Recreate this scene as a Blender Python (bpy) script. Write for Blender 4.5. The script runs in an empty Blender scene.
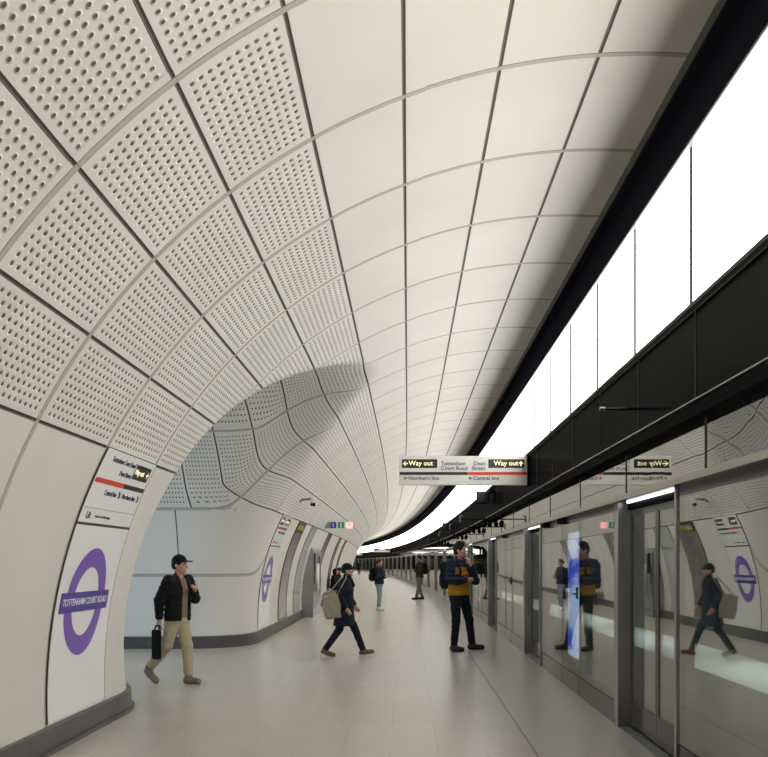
import bpy, bmesh, math, random
import numpy as np
from mathutils import Vector, Matrix
random.seed(7)
rng = np.random.default_rng(7)
SC = bpy.context.scene
COL = SC.collection

# ------------------------------------------------------------------ camera, world, exposure
F = 930.0                       # focal length in pixels of the 768-wide frame
CAM_H = 1.567
cam_d = bpy.data.cameras.new('camera')
cam = bpy.data.objects.new('camera', cam_d); COL.objects.link(cam)
cam.location = (0, 0, CAM_H); cam.rotation_euler = (math.pi/2, 0, 0)
cam_d.sensor_fit = 'HORIZONTAL'; cam_d.sensor_width = 36.0
cam_d.lens = 36.0*F/768.0
cam_d.shift_x = -24.0/768.0
cam_d.shift_y = 183.5/768.0
cam_d.clip_end = 600
SC.camera = cam
w = bpy.data.worlds.new('world'); SC.world = w; w.use_nodes = True
w.node_tree.nodes['Background'].inputs[0].default_value = (0.9, 0.93, 1.0, 1)
w.node_tree.nodes['Background'].inputs[1].default_value = 0.03
SC.view_settings.view_transform = 'Standard'; SC.view_settings.look = 'None'
SC.view_settings.gamma = 1.0; SC.view_settings.exposure = 1.0
SC.view_settings.use_curve_mapping = False
PANEL_E = 2.75                  # radiance of the luminous wall strip
PASSAGE_W = 48.0                # watts of the cool lamp in the cross passage
SC.cycles.use_denoising = True

# ------------------------------------------------------------------ layout constants (metres)
PXM = 0.00664
MX, MH, MR = 231.7*PXM, 65*PXM, 678*PXM          # vault axis x, height, radius
T0A, TSTEP = 27.4, 8.45                          # angle of the springing joint, panel step (deg)
RD = 6.17/4.29                                   # ring spacing
ZC, PYC, PR = 13.85, 1.20, 3.20                   # cross passage axis depth, height, radius
SPRING = 2.52
CR, CZ0 = 1050.0, 18.0                           # platform bends left with this radius from here

def warp(x, z):
    if z <= CZ0: return x, z
    a = (z-CZ0)/CR
    return -CR+(CR+x)*math.cos(a), CZ0+(CR+x)*math.sin(a)
def warp_np(P):
    P = P.copy(); m = P[:, 1] > CZ0
    a = (P[m, 1]-CZ0)/CR; r = CR+P[m, 0]
    P[m, 0] = -CR+r*np.cos(a); P[m, 1] = CZ0+r*np.sin(a)
    return P
def heading(z): return 0.0 if z <= CZ0 else (z-CZ0)/CR

# ------------------------------------------------------------------ materials
def new_mat(name):
    m = bpy.data.materials.new(name); m.use_nodes = True
    return m, m.node_tree, m.node_tree.nodes['Principled BSDF']
def srgb(r, g, b):
    f = lambda c: (c/255/12.92) if c/255 <= .04045 else ((c/255+.055)/1.055)**2.4
    return (f(r), f(g), f(b), 1.0)
def mat(name, col, rough=.6, metal=0.0, noise=0.0, nscale=8.0, spec=None, bump=0.0):
    m, t, b = new_mat(name)
    b.inputs['Base Color'].default_value = col
    b.inputs['Roughness'].default_value = rough
    b.inputs['Metallic'].default_value = metal
    if spec is not None: b.inputs['Specular IOR Level'].default_value = spec
    if noise or bump:
        tc = t.nodes.new('ShaderNodeTexCoord')
        n = t.nodes.new('ShaderNodeTexNoise'); n.inputs['Scale'].default_value = nscale; n.inputs['Detail'].default_value = 5
        t.links.new(tc.outputs['Object'], n.inputs['Vector'])
        if noise:
            mx = t.nodes.new('ShaderNodeMixRGB'); mx.blend_type = 'MULTIPLY'; mx.inputs[0].default_value = noise
            mx.inputs[1].default_value = col
            t.links.new(n.outputs['Color'], mx.inputs[2])
            br = t.nodes.new('ShaderNodeBrightContrast'); br.inputs['Bright'].default_value = 0.0
            ramp = t.nodes.new('ShaderNodeValToRGB')
            ramp.color_ramp.elements[0].position = .3; ramp.color_ramp.elements[0].color = (.55, .55, .55, 1)
            ramp.color_ramp.elements[1].position = .7; ramp.color_ramp.elements[1].color = (1.15, 1.15, 1.15, 1)
            t.links.new(n.outputs['Fac'], ramp.inputs[0]); t.links.new(ramp.outputs[0], mx.inputs[2])
            t.links.new(mx.outputs[0], b.inputs['Base Color'])
        if bump:
            bp = t.nodes.new('ShaderNodeBump'); bp.inputs['Strength'].default_value = bump; bp.inputs['Distance'].default_value = .01
            t.links.new(n.outputs['Fac'], bp.inputs['Height']); t.links.new(bp.outputs[0], b.inputs['Normal'])
    return m
def emis(name, col, strength):
    m, t, b = new_mat(name)
    b.inputs['Base Color'].default_value = col
    b.inputs['Emission Color'].default_value = col
    b.inputs['Emission Strength'].default_value = strength
    b.inputs['Roughness'].default_value = .35
    return m

class NT:   # small node-expression helper
    def __init__(s, t): s.t = t
    def m(s, op, a, b=None, c=None):
        n = s.t.nodes.new('ShaderNodeMath'); n.operation = op
        for i, v in enumerate((a, b, c)):
            if v is None: continue
            if isinstance(v, (int, float)): n.inputs[i].default_value = v
            else: s.t.links.new(v, n.inputs[i])
        return n.outputs[0]
    def attr(s, name):
        n = s.t.nodes.new('ShaderNodeAttribute'); n.attribute_name = name; return n.outputs['Fac']
    def sstep(s, v, lo, hi):
        n = s.t.nodes.new('ShaderNodeMapRange'); n.interpolation_type = 'SMOOTHSTEP'
        n.inputs['From Min'].default_value = lo; n.inputs['From Max'].default_value = hi
        s.t.links.new(v, n.inputs['Value']); return n.outputs['Result']
    def mix(s, fac, a, b):
        n = s.t.nodes.new('ShaderNodeMixRGB')
        for i, v in ((0, fac), (1, a), (2, b)):
            if isinstance(v, (int, float, tuple)): n.inputs[i].default_value = v
            else: s.t.links.new(v, n.inputs[i])
        return n.outputs[0]

def wall_material():
    m, t, b = new_mat('cladding'); N = NT(t)
    A, T, gA, gT, P = (N.attr(k) for k in ('ringc', 'rowc', 'gring', 'grow', 'perf'))
    fa = N.m('FRACT', A); ft = N.m('FRACT', T)
    da = N.m('DIVIDE', N.m('MINIMUM', fa, N.m('SUBTRACT', 1.0, fa)), gA)      # metres from ring joint
    dt = N.m('DIVIDE', N.m('MINIMUM', ft, N.m('SUBTRACT', 1.0, ft)), gT)
    isrow = N.m('GREATER_THAN', N.m('ADD', N.m('GREATER_THAN', T, -.3), N.m('GREATER_THAN', P, .01)), .5)
    sdt = N.m('DIVIDE', N.m('SUBTRACT', ft, N.m('ROUND', ft)), gT); sda = N.m('DIVIDE', N.m('SUBTRACT', fa, N.m('ROUND', fa)), gA)
    lt = N.m('MULTIPLY', N.m('SUBTRACT', 1.0, N.sstep(dt, .011, .015)), isrow)
    ltd = N.m('MULTIPLY', lt, N.sstep(sdt, -.006, .0))
    la = N.m('SUBTRACT', 1.0, N.sstep(da, .024, .028))
    la2 = N.m('SUBTRACT', 1.0, N.sstep(N.m('ABSOLUTE', N.m('ADD', sda, .025)), .003, .006))
    lv = N.m('MULTIPLY', N.m('SUBTRACT', 1.0, N.sstep(N.m('ABSOLUTE', N.m('ADD', T, 1.36)), .012, .018)), N.m('MULTIPLY', N.m('LESS_THAN', P, .01), N.m('GREATER_THAN', N.attr('deep'), .985)))
    lt = N.m('MAXIMUM', lt, lv)
    # perforations: eleven rows by sixteen columns in each panel
    u = N.m('MULTIPLY', N.m('SUBTRACT', fa, .055), 16/.89); v = N.m('MULTIPLY', N.m('SUBTRACT', ft, .065), 10/.87)
    inu = N.m('MULTIPLY', N.m('GREATER_THAN', u, 0.0), N.m('LESS_THAN', u, 16.0))
    inv = N.m('MULTIPLY', N.m('GREATER_THAN', v, 0.0), N.m('LESS_THAN', v, 10.0))
    du = N.m('MULTIPLY', N.m('SUBTRACT', N.m('FRACT', u), .5), 1.0)
    dv = N.m('MULTIPLY', N.m('SUBTRACT', N.m('FRACT', v), .5), .86)
    r = N.m('SQRT', N.m('ADD', N.m('MULTIPLY', du, du), N.m('MULTIPLY', dv, dv)))
    inm = N.m('MULTIPLY', N.m('MULTIPLY', inu, inv), N.m('GREATER_THAN', P, .5))
    hole = N.m('MULTIPLY', N.m('SUBTRACT', 1.0, N.sstep(r, .14, .22)), inm)
    dish = N.m('MULTIPLY', N.m('SUBTRACT', 1.0, N.sstep(r, .14, .34)), inm)
    tc = t.nodes.new('ShaderNodeTexCoord'); nz = t.nodes.new('ShaderNodeTexNoise')
    nz.inputs['Scale'].default_value = .9; nz.inputs['Detail'].default_value = 6
    t.links.new(tc.outputs['Object'], nz.inputs['Vector'])
    base = N.mix(N.sstep(nz.outputs['Fac'], .3, .7), srgb(216, 212, 201), srgb(222, 218, 208))
    c = N.mix(hole, base, srgb(92, 86, 76))
    c = N.mix(lt, c, srgb(112, 106, 92))
    c = N.mix(ltd, c, srgb(50, 46, 38))
    c = N.mix(N.m('SUBTRACT', la, lv), c, srgb(176, 172, 158))
    c = N.mix(la2, c, srgb(128, 123, 112))
    c = N.mix(lv, c, srgb(90, 88, 84))
    t.links.new(c, b.inputs['Base Color'])
    h = N.m('SUBTRACT', 1.0, N.m('MAXIMUM', N.m('MAXIMUM', N.m('MULTIPLY', la, .6), lt), N.m('MULTIPLY', dish, .8)))
    bp = t.nodes.new('ShaderNodeBump'); bp.inputs['Strength'].default_value = .8; bp.inputs['Distance'].default_value = .012
    t.links.new(h, bp.inputs['Height']); t.links.new(bp.outputs[0], b.inputs['Normal'])
    b.inputs['Roughness'].default_value = .62; b.inputs['Specular IOR Level'].default_value = .3
    return m

def floor_material():
    m, t, b = new_mat('floor_tile'); N = NT(t)
    tc = t.nodes.new('ShaderNodeTexCoord'); sp = t.nodes.new('ShaderNodeSeparateXYZ')
    t.links.new(tc.outputs['Object'], sp.inputs[0]); X, Y = sp.outputs[0], sp.outputs[1]
    row = N.m('DIVIDE', N.m('SUBTRACT', Y, 10.36), 1.36)
    fr = N.m('FRACT', N.m('ADD', row, 40.0)); dr = N.m('MULTIPLY', N.m('MINIMUM', fr, N.m('SUBTRACT', 1.0, fr)), 1.36)
    cidx = N.m('FLOOR', N.m('ADD', row, 40.0))
    cx = N.m('ADD', N.m('DIVIDE', N.m('SUBTRACT', X, 1.05), .80), N.m('ADD', N.m('MULTIPLY', N.m('MODULO', cidx, 2.0), .5), 40.0))
    fc = N.m('FRACT', cx); dc = N.m('MULTIPLY', N.m('MINIMUM', fc, N.m('SUBTRACT', 1.0, fc)), .80)
    d = N.m('MINIMUM', dr, dc)
    line = N.m('SUBTRACT', 1.0, N.sstep(d, .002, .005))
    slot = N.m('SUBTRACT', 1.0, N.sstep(N.m('ABSOLUTE', N.m('SUBTRACT', X, 1.05)), .005, .011))
    wn = t.nodes.new('ShaderNodeTexWhiteNoise'); wn.noise_dimensions = '2D'
    cb = t.nodes.new('ShaderNodeCombineXYZ'); t.links.new(N.m('FLOOR', cx), cb.inputs[0]); t.links.new(cidx, cb.inputs[1])
    t.links.new(cb.outputs[0], wn.inputs['Vector'])
    n1 = t.nodes.new('ShaderNodeTexNoise'); n1.inputs['Scale'].default_value = 1.3; n1.inputs['Detail'].default_value = 7
    n2 = t.nodes.new('ShaderNodeTexNoise'); n2.inputs['Scale'].default_value = 90; n2.inputs['Detail'].default_value = 3
    for n in (n1, n2): t.links.new(tc.outputs['Object'], n.inputs['Vector'])
    c = N.mix(wn.outputs['Value'], srgb(182, 173, 158), srgb(188, 180, 166))
    c = N.mix(N.m('MULTIPLY', N.sstep(n1.outputs['Fac'], .35, .7), .5), c, srgb(174, 167, 153))
    c = N.mix(N.m('MULTIPLY', N.sstep(n2.outputs['Fac'], .5, .75), .35), c, srgb(160, 153, 141))
    edge = N.m('GREATER_THAN', X, 1.05)
    c = N.mix(N.m('MULTIPLY', edge, .6), c, srgb(188, 184, 177))
    c = N.mix(N.m('MULTIPLY', line, .55), c, srgb(120, 114, 104))
    c = N.mix(slot, c, srgb(84, 80, 74))
    t.links.new(c, b.inputs['Base Color'])
    b.inputs['Roughness'].default_value = .30; b.inputs['Specular IOR Level'].default_value = .5
    return m

def glass_material(name, refl, tint, rough=.015, wav=0.0):
    m = bpy.data.materials.new(name); m.use_nodes = True; t = m.node_tree; t.nodes.clear(); N = NT(t)
    out = t.nodes.new('ShaderNodeOutputMaterial'); g = t.nodes.new('ShaderNodeBsdfGlossy'); tr = t.nodes.new('ShaderNodeBsdfTransparent')
    g.inputs['Color'].default_value = (.93, .93, .90, 1); g.inputs['Roughness'].default_value = rough
    tr.inputs['Color'].default_value = tint
    lw = t.nodes.new('ShaderNodeLayerWeight'); lw.inputs['Blend'].default_value = .5
    fac = N.m('MINIMUM', N.m('ADD', refl-.22, N.m('MULTIPLY', lw.outputs['Facing'], .36)), .95)
    mx = t.nodes.new('ShaderNodeMixShader')
    t.links.new(fac, mx.inputs[0]); t.links.new(tr.outputs[0], mx.inputs[1]); t.links.new(g.outputs[0], mx.inputs[2])
    t.links.new(mx.outputs[0], out.inputs[0])
    if wav:
        tc = t.nodes.new('ShaderNodeTexCoord'); n = t.nodes.new('ShaderNodeTexNoise')
        n.inputs['Scale'].default_value = 2.5; n.inputs['Detail'].default_value = 2
        t.links.new(tc.outputs['Object'], n.inputs['Vector'])
        bp = t.nodes.new('ShaderNodeBump'); bp.inputs['Strength'].default_value = wav; bp.inputs['Distance'].default_value = .02
        t.links.new(n.outputs['Fac'], bp.inputs['Height']); t.links.new(bp.outputs[0], g.inputs['Normal'])
    return m

def matte(name, col, gl):
    m = bpy.data.materials.new(name); m.use_nodes = True; t = m.node_tree; t.nodes.clear()
    o = t.nodes.new('ShaderNodeOutputMaterial'); d = t.nodes.new('ShaderNodeBsdfDiffuse'); g = t.nodes.new('ShaderNodeBsdfGlossy'); x = t.nodes.new('ShaderNodeMixShader')
    d.inputs['Color'].default_value = col; g.inputs['Roughness'].default_value = .22; x.inputs[0].default_value = gl
    t.links.new(d.outputs[0], x.inputs[1]); t.links.new(g.outputs[0], x.inputs[2]); t.links.new(x.outputs[0], o.inputs[0]); return m
M = {}
M['wall'] = wall_material()
M['floor'] = floor_material()
M['skirting'] = mat('skirting_stone', srgb(88, 85, 83), .45, noise=.4, nscale=3)
def skirting_joints(m):
    t = m.node_tree; N = NT(t); b = t.nodes['Principled BSDF']; src = b.inputs['Base Color'].links[0].from_socket
    tc = t.nodes.new('ShaderNodeTexCoord'); sp = t.nodes.new('ShaderNodeSeparateXYZ'); t.links.new(tc.outputs['Object'], sp.inputs[0])
    f = N.m('FRACT', N.m('ADD', N.m('DIVIDE', sp.outputs[1], .72), 40.0))
    t.links.new(N.mix(N.m('LESS_THAN', f, .012), src, srgb(50, 48, 46)), b.inputs['Base Color'])
skirting_joints(M['skirting'])
M['joint'] = mat('dark_joint', srgb(60, 57, 52), .6)
M['black'] = matte('black_metal', srgb(13, 14, 17), .035)
M['blackmatt'] = matte('black_plastic', srgb(20, 20, 21), .02)
M['strip_dark'] = matte('dark_navy_metal', srgb(27, 27, 36), .015)
M['steel'] = mat('brushed_steel', srgb(176, 176, 178), .28, 1.0, noise=.15, nscale=30)
M['steel_dull'] = mat('dull_steel', srgb(150, 150, 152), .4, .85)
M['steel_dark'] = mat('dark_steel', srgb(112, 112, 114), .25, .9)
M['kick'] = mat('kick_plate', srgb(78, 77, 77), .14, .9)
M['ledge'] = mat('pale_ledge', srgb(190, 186, 176), .4, .2)
M['glass'] = glass_material('screen_glass', .41, (.74, .78, .77, 1), .008, .008)
M['leafglass'] = glass_material('door_glass', .40, (.68, .72, .74, 1), .008, .006)
M['header'] = glass_material('header_glass', .56, (.20, .20, .20, 1), .012, .03)
M['light'] = emis('luminous_panel', (1.0, .995, .975, 1), PANEL_E)
M['doorlamp'] = emis('door_lamp', (.93, .95, 1.0, 1), 1.3)
M['concrete'] = mat('tunnel_concrete', srgb(90, 90, 88), .8, noise=.4, nscale=2)
M['walkway'] = mat('walkway_concrete', srgb(205, 210, 205), .7, noise=.15, nscale=2)
M['trackbed'] = mat('track_bed', srgb(46, 45, 44), .9)
M['white'] = mat('white_enamel', srgb(240, 240, 238), .25)
M['offwhite'] = mat('sign_white', srgb(224, 222, 214), .3)
M['purple'] = mat('roundel_purple', srgb(120, 80, 182), .3)
M['indigo'] = mat('roundel_bar', srgb(68, 46, 150), .3)
M['navytext'] = mat('text_navy', srgb(40, 44, 92), .5)
M['red'] = mat('line_red', srgb(214, 60, 48), .4)
M['lineblack'] = mat('line_black', srgb(40, 40, 44), .4)
M['signblack'] = mat('sign_black', srgb(24, 24, 20), .3)
M['yellowtext'] = emis('lit_yellow_text', srgb(255, 240, 185), .42)
M['whitetext'] = mat('text_white', srgb(245, 245, 245), .5)
M['greyline'] = mat('thin_grey_line', srgb(150, 150, 150), .5)

# ------------------------------------------------------------------ mesh helpers
def finish(o, label=None, cat=None, group=None, kind=None):
    if label: o['label'] = label
    if cat: o['category'] = cat
    if group: o['group'] = group
    if kind: o['kind'] = kind
    return o
def mesh_obj(name, verts, faces, mats, parent=None, smooth=False, mi=None):
    me = bpy.data.meshes.new(name)
    if isinstance(verts, np.ndarray): verts = verts.tolist()
    if isinstance(faces, np.ndarray): faces = faces.tolist()
    me.from_pydata(verts, [], faces)
    for k in (mats if isinstance(mats, (list, tuple)) else [mats]): me.materials.append(k)
    if mi is not None: me.polygons.foreach_set('material_index', np.asarray(mi, dtype=np.int32))
    if smooth: me.polygons.foreach_set('use_smooth', [True]*len(me.polygons))
    me.update()
    o = bpy.data.objects.new(name, me); COL.objects.link(o)
    if parent: o.parent = parent
    return o
class MB:
    """collects shapes; each carries a material index"""
    def __init__(s): s.v = []; s.f = []; s.m = []
    def add(s, vs, fs, mi=0):
        n = len(s.v); s.v += [tuple(v) for v in vs]; s.f += [tuple(i+n for i in f) for f in fs]; s.m += [mi]*len(fs)
    def box(s, lo, hi, mi=0, bev=0.0, rot=None, piv=None):
        bm = bmesh.new(); bmesh.ops.create_cube(bm, size=1)
        lo, hi = Vector(lo), Vector(hi)
        for v in bm.verts: v.co = Vector((lo[i]+(hi[i]-lo[i])*(v.co[i]+.5) for i in range(3)))
        if bev: bmesh.ops.bevel(bm, geom=bm.edges[:], offset=bev, segments=2, affect='EDGES', profile=.5)
        if rot is not None:
            p = Vector(piv if piv else (lo+hi)/2)
            for v in bm.verts: v.co = p+rot@(v.co-p)
        s._bm(bm, mi)
    def _bm(s, bm, mi):
        bm.verts.index_update(); s.add([v.co[:] for v in bm.verts], [[v.index for v in f.verts] for f in bm.faces], mi); bm.free()
    def tube(s, a, b, r1, r2=None, mi=0, seg=14):
        a, b = Vector(a), Vector(b); r2 = r1 if r2 is None else r2
        d = (b-a).normalized(); q = Vector((0, 0, 1)).rotation_difference(d)
        vs = []
        for p, r in ((a, r1), (b, r2)):
            for i in range(seg):
                t = 2*math.pi*i/seg; vs.append(p+q@Vector((r*math.cos(t), r*math.sin(t), 0)))
        fs = [(i, (i+1) % seg, seg+(i+1) % seg, seg+i) for i in range(seg)]+[tuple(range(seg))[::-1], tuple(range(seg, 2*seg))]
        s.add(vs, fs, mi)
    def build(s, name, mats, parent=None, smooth=False):
        return mesh_obj(name, s.v, s.f, mats, parent, smooth, s.m)
def empty(name, loc, rz=0.0):
    o = bpy.data.objects.new(name, None); COL.objects.link(o); o.location = loc; o.rotation_euler = (0, 0, rz)
    o.empty_display_size = .1
    return o
def copy_tree(o, parent=None):
    c = o.copy(); COL.objects.link(c)
    if parent: c.parent = parent
    for ch in [q for q in bpy.data.objects if q.parent == o]: copy_tree(ch, c)
    return c
KIDS = {}
def copy_fast(root, kids):
    """kids = [(object, [sub objects])]"""
    c = root.copy(); COL.objects.link(c)
    for k, subs in kids:
        d = k.copy(); COL.objects.link(d); d.parent = c
        for q in subs:
            e = q.copy(); COL.objects.link(e); e.parent = d
    return c
def kids_of(root):
    return [(k, [q for q in bpy.data.objects if q.parent == k]) for k in bpy.data.objects if k.parent == root]
def sweep(name, prof, z0, z1, mats, step=.72, parent=None, closed=False, mi=None, smooth=False):
    """sweep a cross-section [(x, height)] along the platform"""
    n = max(1, int(math.ceil((z1-z0)/step))); zs = np.linspace(z0, z1, n+1)
    P = np.array([(x, z, y) for z in zs for (x, y) in prof], dtype=float); P = warp_np(P)
    k = len(prof); fs = []; mm = []
    for i in range(n):
        for j in range(k if closed else k-1):
            j2 = (j+1) % k
            fs.append((i*k+j, (i+1)*k+j, (i+1)*k+j2, i*k+j2)); mm.append(mi[j] if mi else 0)
    return mesh_obj(name, P, fs, mats, parent, smooth, mm)
_tc = {}
def text_geo(s, size, align='LEFT', bold=0.0, spacing=1.0):
    key = (s, size, align, bold, spacing)
    if key in _tc: return _tc[key]
    c = bpy.data.curves.new('t', 'FONT'); c.body = s; c.size = size; c.align_x = align; c.align_y = 'CENTER'
    c.extrude = .0012; c.offset = bold*size; c.space_character = spacing; c.resolution_u = 3
    o = bpy.data.objects.new('t', c); COL.objects.link(o)
    bpy.context.view_layer.update()
    me = bpy.data.meshes.new_from_object(o.evaluated_get(bpy.context.evaluated_depsgraph_get()))
    r = ([tuple(v.co) for v in me.vertices], [tuple(p.vertices) for p in me.polygons])
    bpy.data.objects.remove(o); bpy.data.curves.remove(c); bpy.data.meshes.remove(me)
    _tc[key] = r; return r
ARROW = [(-.5, 0), (-.02, .46), (.16, .46), (-.16, .12), (.5, .12), (.5, -.12), (-.16, -.12), (.16, -.46), (-.02, -.46)]
def arrow_geo(cx, cy, s, ang):
    ca, sa = math.cos(ang), math.sin(ang)
    vs = [(cx+s*(x*ca-y*sa), cy+s*(x*sa+y*ca), .0015) for x, y in ARROW]
    # fan-free: triangles tiled by hand over the concave outline
    fs = [(0, 1, 2, 3), (0, 3, 6), (0, 6, 7, 8), (3, 4, 5, 6)]
    return vs, fs

# ------------------------------------------------------------------ iso-surface mesher (surface nets)
def surface_nets(D, org, h):
    S = D < 0
    nx, ny, nz = D.shape
    c = np.zeros((nx-1, ny-1, nz-1), dtype=np.uint8)
    for i in (0, 1):
        for j in (0, 1):
            for k in (0, 1): c += S[i:nx-1+i, j:ny-1+j, k:nz-1+k]
    act = (c > 0) & (c < 8)
    idx = -np.ones(act.shape, dtype=np.int64); I = np.argwhere(act); idx[act] = np.arange(len(I))
    acc = np.zeros((len(I), 3)); cnt = np.zeros(len(I))
    corners = [(i, j, k) for i in (0, 1) for j in (0, 1) for k in (0, 1)]
    V = {q: D[I[:, 0]+q[0], I[:, 1]+q[1], I[:, 2]+q[2]] for q in corners}
    for a in corners:
        for ax in range(3):
            if a[ax]: continue
            b = list(a); b[ax] = 1; b = tuple(b)
            va, vb = V[a], V[b]; m = (va < 0) != (vb < 0)
            t = np.where(m, va/np.where(m, va-vb, 1), 0)
            p = np.array(a, dtype=float)[None, :].repeat(len(I), 0); p[:, ax] += t
            acc[m] += p[m]; cnt[m] += 1
    P = (I+acc/cnt[:, None])*h+np.array(org)
    faces = []
    for ax in range(3):
        o1, o2 = [(1, 2), (2, 0), (0, 1)][ax]
        sl0 = [slice(None)]*3; sl1 = [slice(None)]*3
        sl0[ax] = slice(0, D.shape[ax]-1); sl1[ax] = slice(1, None)
        for s in (sl0, sl1):
            s[o1] = slice(1, D.shape[o1]-1); s[o2] = slice(1, D.shape[o2]-1)
        A, B = S[tuple(sl0)], S[tuple(sl1)]
        for m, flip in (((A & ~B), False), ((~A & B), True)):
            E = np.argwhere(m)
            if not len(E): continue
            q = E.copy(); q[:, o1] += 1; q[:, o2] += 1
            def at(d1, d2):
                r = q.copy(); r[:, o1] += d1; r[:, o2] += d2; return idx[r[:, 0], r[:, 1], r[:, 2]]
            quad = np.stack([at(-1, -1), at(0, -1), at(0, 0), at(-1, 0)], 1)
            faces.append(quad[:, ::-1] if flip else quad)
    return P, np.concatenate(faces)

# ------------------------------------------------------------------ vault with the flared cross passage
def smoothstep(x, a, b):
    t = np.clip((x-a)/(b-a), 0, 1); return t*t*(3-2*t)
def vault_sdf(X, Z, Y):
    dm = np.sqrt((X-MX)**2+(Y-MH)**2)-MR
    dp = np.sqrt((Z-ZC)**2+(Y-PYC)**2)-PR
    k = .12+1.2*smoothstep(-X, .6, 2.4)
    hh = np.maximum(k-np.abs(dm-dp), 0)
    return np.minimum(dm, dp)-hh*hh/(4*k)
def vault_fields(X, Z, Y):
    dm = np.sqrt((X-MX)**2+(Y-MH)**2)-MR
    ang = np.degrees(np.arctan2(Y-MH, -(X-MX)))
    T1 = (ang-T0A)/TSTEP
    T2 = (X+3.3-.5*(1-smoothstep(Y, 2.5, 3.0))*smoothstep(X, -4.1, -3.2))/.664
    A1 = Z/RD-.29
    C9 = ZC/RD-.29
    phi = np.arctan2(Y-PYC, np.abs(Z-ZC)); ph0 = math.asin((SPRING-PYC)/PR)
    a = PR*(phi-ph0)
    uu = np.where(a > 0, np.interp(a, [0, 1.64, 3.86], [0, 1, 1.78]), (Y-SPRING)/1.2)
    A2 = 11-uu
    A2 = np.where(Z < ZC, 2*C9-A2, A2)
    w = smoothstep(dm, .02, .85)
    T = T1*(1-w)+T2*w; A = A1*(1-w)+A2*w
    p, q = np.where(Z < 18.31, 1.7, 1.0)*(Z-18.31)/RD, (1.32-Y)/1.2-1.6*smoothstep(Z, 18.0, 19.6)
    hh = np.maximum(.9-np.abs(p-q), 0); AL = 12+np.maximum(p, q)+hh*hh/3.6
    AL = np.where(Z < ZC, A1*(1-w)+(10-q)*w, AL)
    A = np.where(Y < SPRING, AL, A)
    return T, A, w
def attributes(me, P, curved_main=False):
    X, Z, Y = P[:, 0], P[:, 1], P[:, 2]
    T, A, w_ = vault_fields(X, Z, Y)
    e = .01; gT = np.zeros(len(P)); gA = np.zeros(len(P))
    # gradient on the surface: project the spatial gradient onto the tangent plane
    def grad(fn):
        g = np.stack([(fn(X+e, Z, Y)-fn(X-e, Z, Y))/(2*e), (fn(X, Z+e, Y)-fn(X, Z-e, Y))/(2*e), (fn(X, Z, Y+e)-fn(X, Z, Y-e))/(2*e)], 1)
        return g
    n = grad(vault_sdf); n /= np.linalg.norm(n, axis=1)[:, None]
    for i in (0, 1):
        g = grad(lambda x, z, y: vault_fields(x, z, y)[i]); g -= (g*n).sum(1)[:, None]*n
        L = np.clip(np.linalg.norm(g, axis=1), .25, 4.0)
        if i == 0: gT = L
        else: gA = np.clip(L, .3, 1.5)
    perf = ((Y > SPRING) & (T < 4.0)).astype(float)
    perf = np.where(Y > SPRING, np.clip((4.0-T)*8+.5, 0, 1), 0)
    perf = np.where((T < 0) & (X > -3.2), 0, perf)
    for nm, v in (('ringc', A), ('rowc', T), ('gring', gA), ('grow', gT), ('perf', perf), ('deep', w_)):
        a = me.attributes.new(nm, 'FLOAT', 'POINT'); a.data.foreach_set('value', v.astype(np.float32))

Z_BACK, Z_END = -10.0, 205.0
def vault_grid(ang0, ang1, da, z0, z1, dz, off=0.0):
    na = max(1, int(round((ang1-ang0)/da))); nz = max(1, int(round((z1-z0)/dz)))
    an = np.radians(np.linspace(ang0, ang1, na+1)); zz = np.linspace(z0, z1, nz+1)
    ZZ, AA = np.meshgrid(zz, an, indexing='ij')
    P = np.stack([MX-(MR+off)*np.cos(AA), ZZ, MH+(MR+off)*np.sin(AA)], -1).reshape(-1, 3)
    k = na+1; f = []
    for i in range(nz):
        for j in range(na): f.append((i*k+j, i*k+j+1, (i+1)*k+j+1, (i+1)*k+j))
    return P, np.array(f)
A_FLOOR = math.degrees(math.asin(-MH/MR))-.4
A_L2 = T0A+5*TSTEP
h = .07
gx = np.arange(-8.6, 1.4, h); gz = np.arange(4.6, 24.2, h); gy = np.arange(-.07, 5.4, h)
GX, GZ, GY = np.meshgrid(gx, gz, gy, indexing='ij')
D = vault_sdf(GX.astype(np.float32), GZ.astype(np.float32), GY.astype(np.float32))
P, Q = surface_nets(D, (gx[0], gz[0], gy[0]), h)
for _ in range(3):
    e = .004; X, Z, Y = P.T
    g = np.stack([(vault_sdf(X+e, Z, Y)-vault_sdf(X-e, Z, Y))/(2*e), (vault_sdf(X, Z+e, Y)-vault_sdf(X, Z-e, Y))/(2*e), (vault_sdf(X, Z, Y+e)-vault_sdf(X, Z, Y-e))/(2*e)], 1)
    P = P-vault_sdf(X, Z, Y)[:, None]*g/(g**2).sum(1)[:, None]
cen = P[Q].mean(1)
Tm = (np.degrees(np.arctan2(cen[:, 2]-MH, MX-cen[:, 0]))-T0A)/TSTEP
dmc = np.sqrt((cen[:, 0]-MX)**2+(cen[:, 2]-MH)**2)-MR
Q = Q[(Tm < 5.25) | (dmc > .05)]
Q = Q[:, ::-1]
P1, Q1 = vault_grid(A_FLOOR, A_L2+.3, .65, Z_BACK, gz[1]+.02, RD/2, .002)
P2, Q2 = vault_grid(A_FLOOR, A_L2+.3, .65, gz[-2]-.04, Z_END, RD/2, .002)
PA = np.concatenate([P, P1, P2]); QA = np.concatenate([Q, Q1+len(P), Q2+len(P)+len(P1)])
wl = mesh_obj('wall_left', warp_np(PA), QA, M['wall'], smooth=True); attributes(wl.data, PA)
finish(wl, kind='structure')
P3, Q3 = vault_grid(A_L2, T0A+8*TSTEP, .65, Z_BACK, Z_END, RD/2, .004)
cl = mesh_obj('ceiling', warp_np(P3), Q3, M['wall'], smooth=True); attributes(cl.data, P3)
finish(cl, kind='structure')
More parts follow.
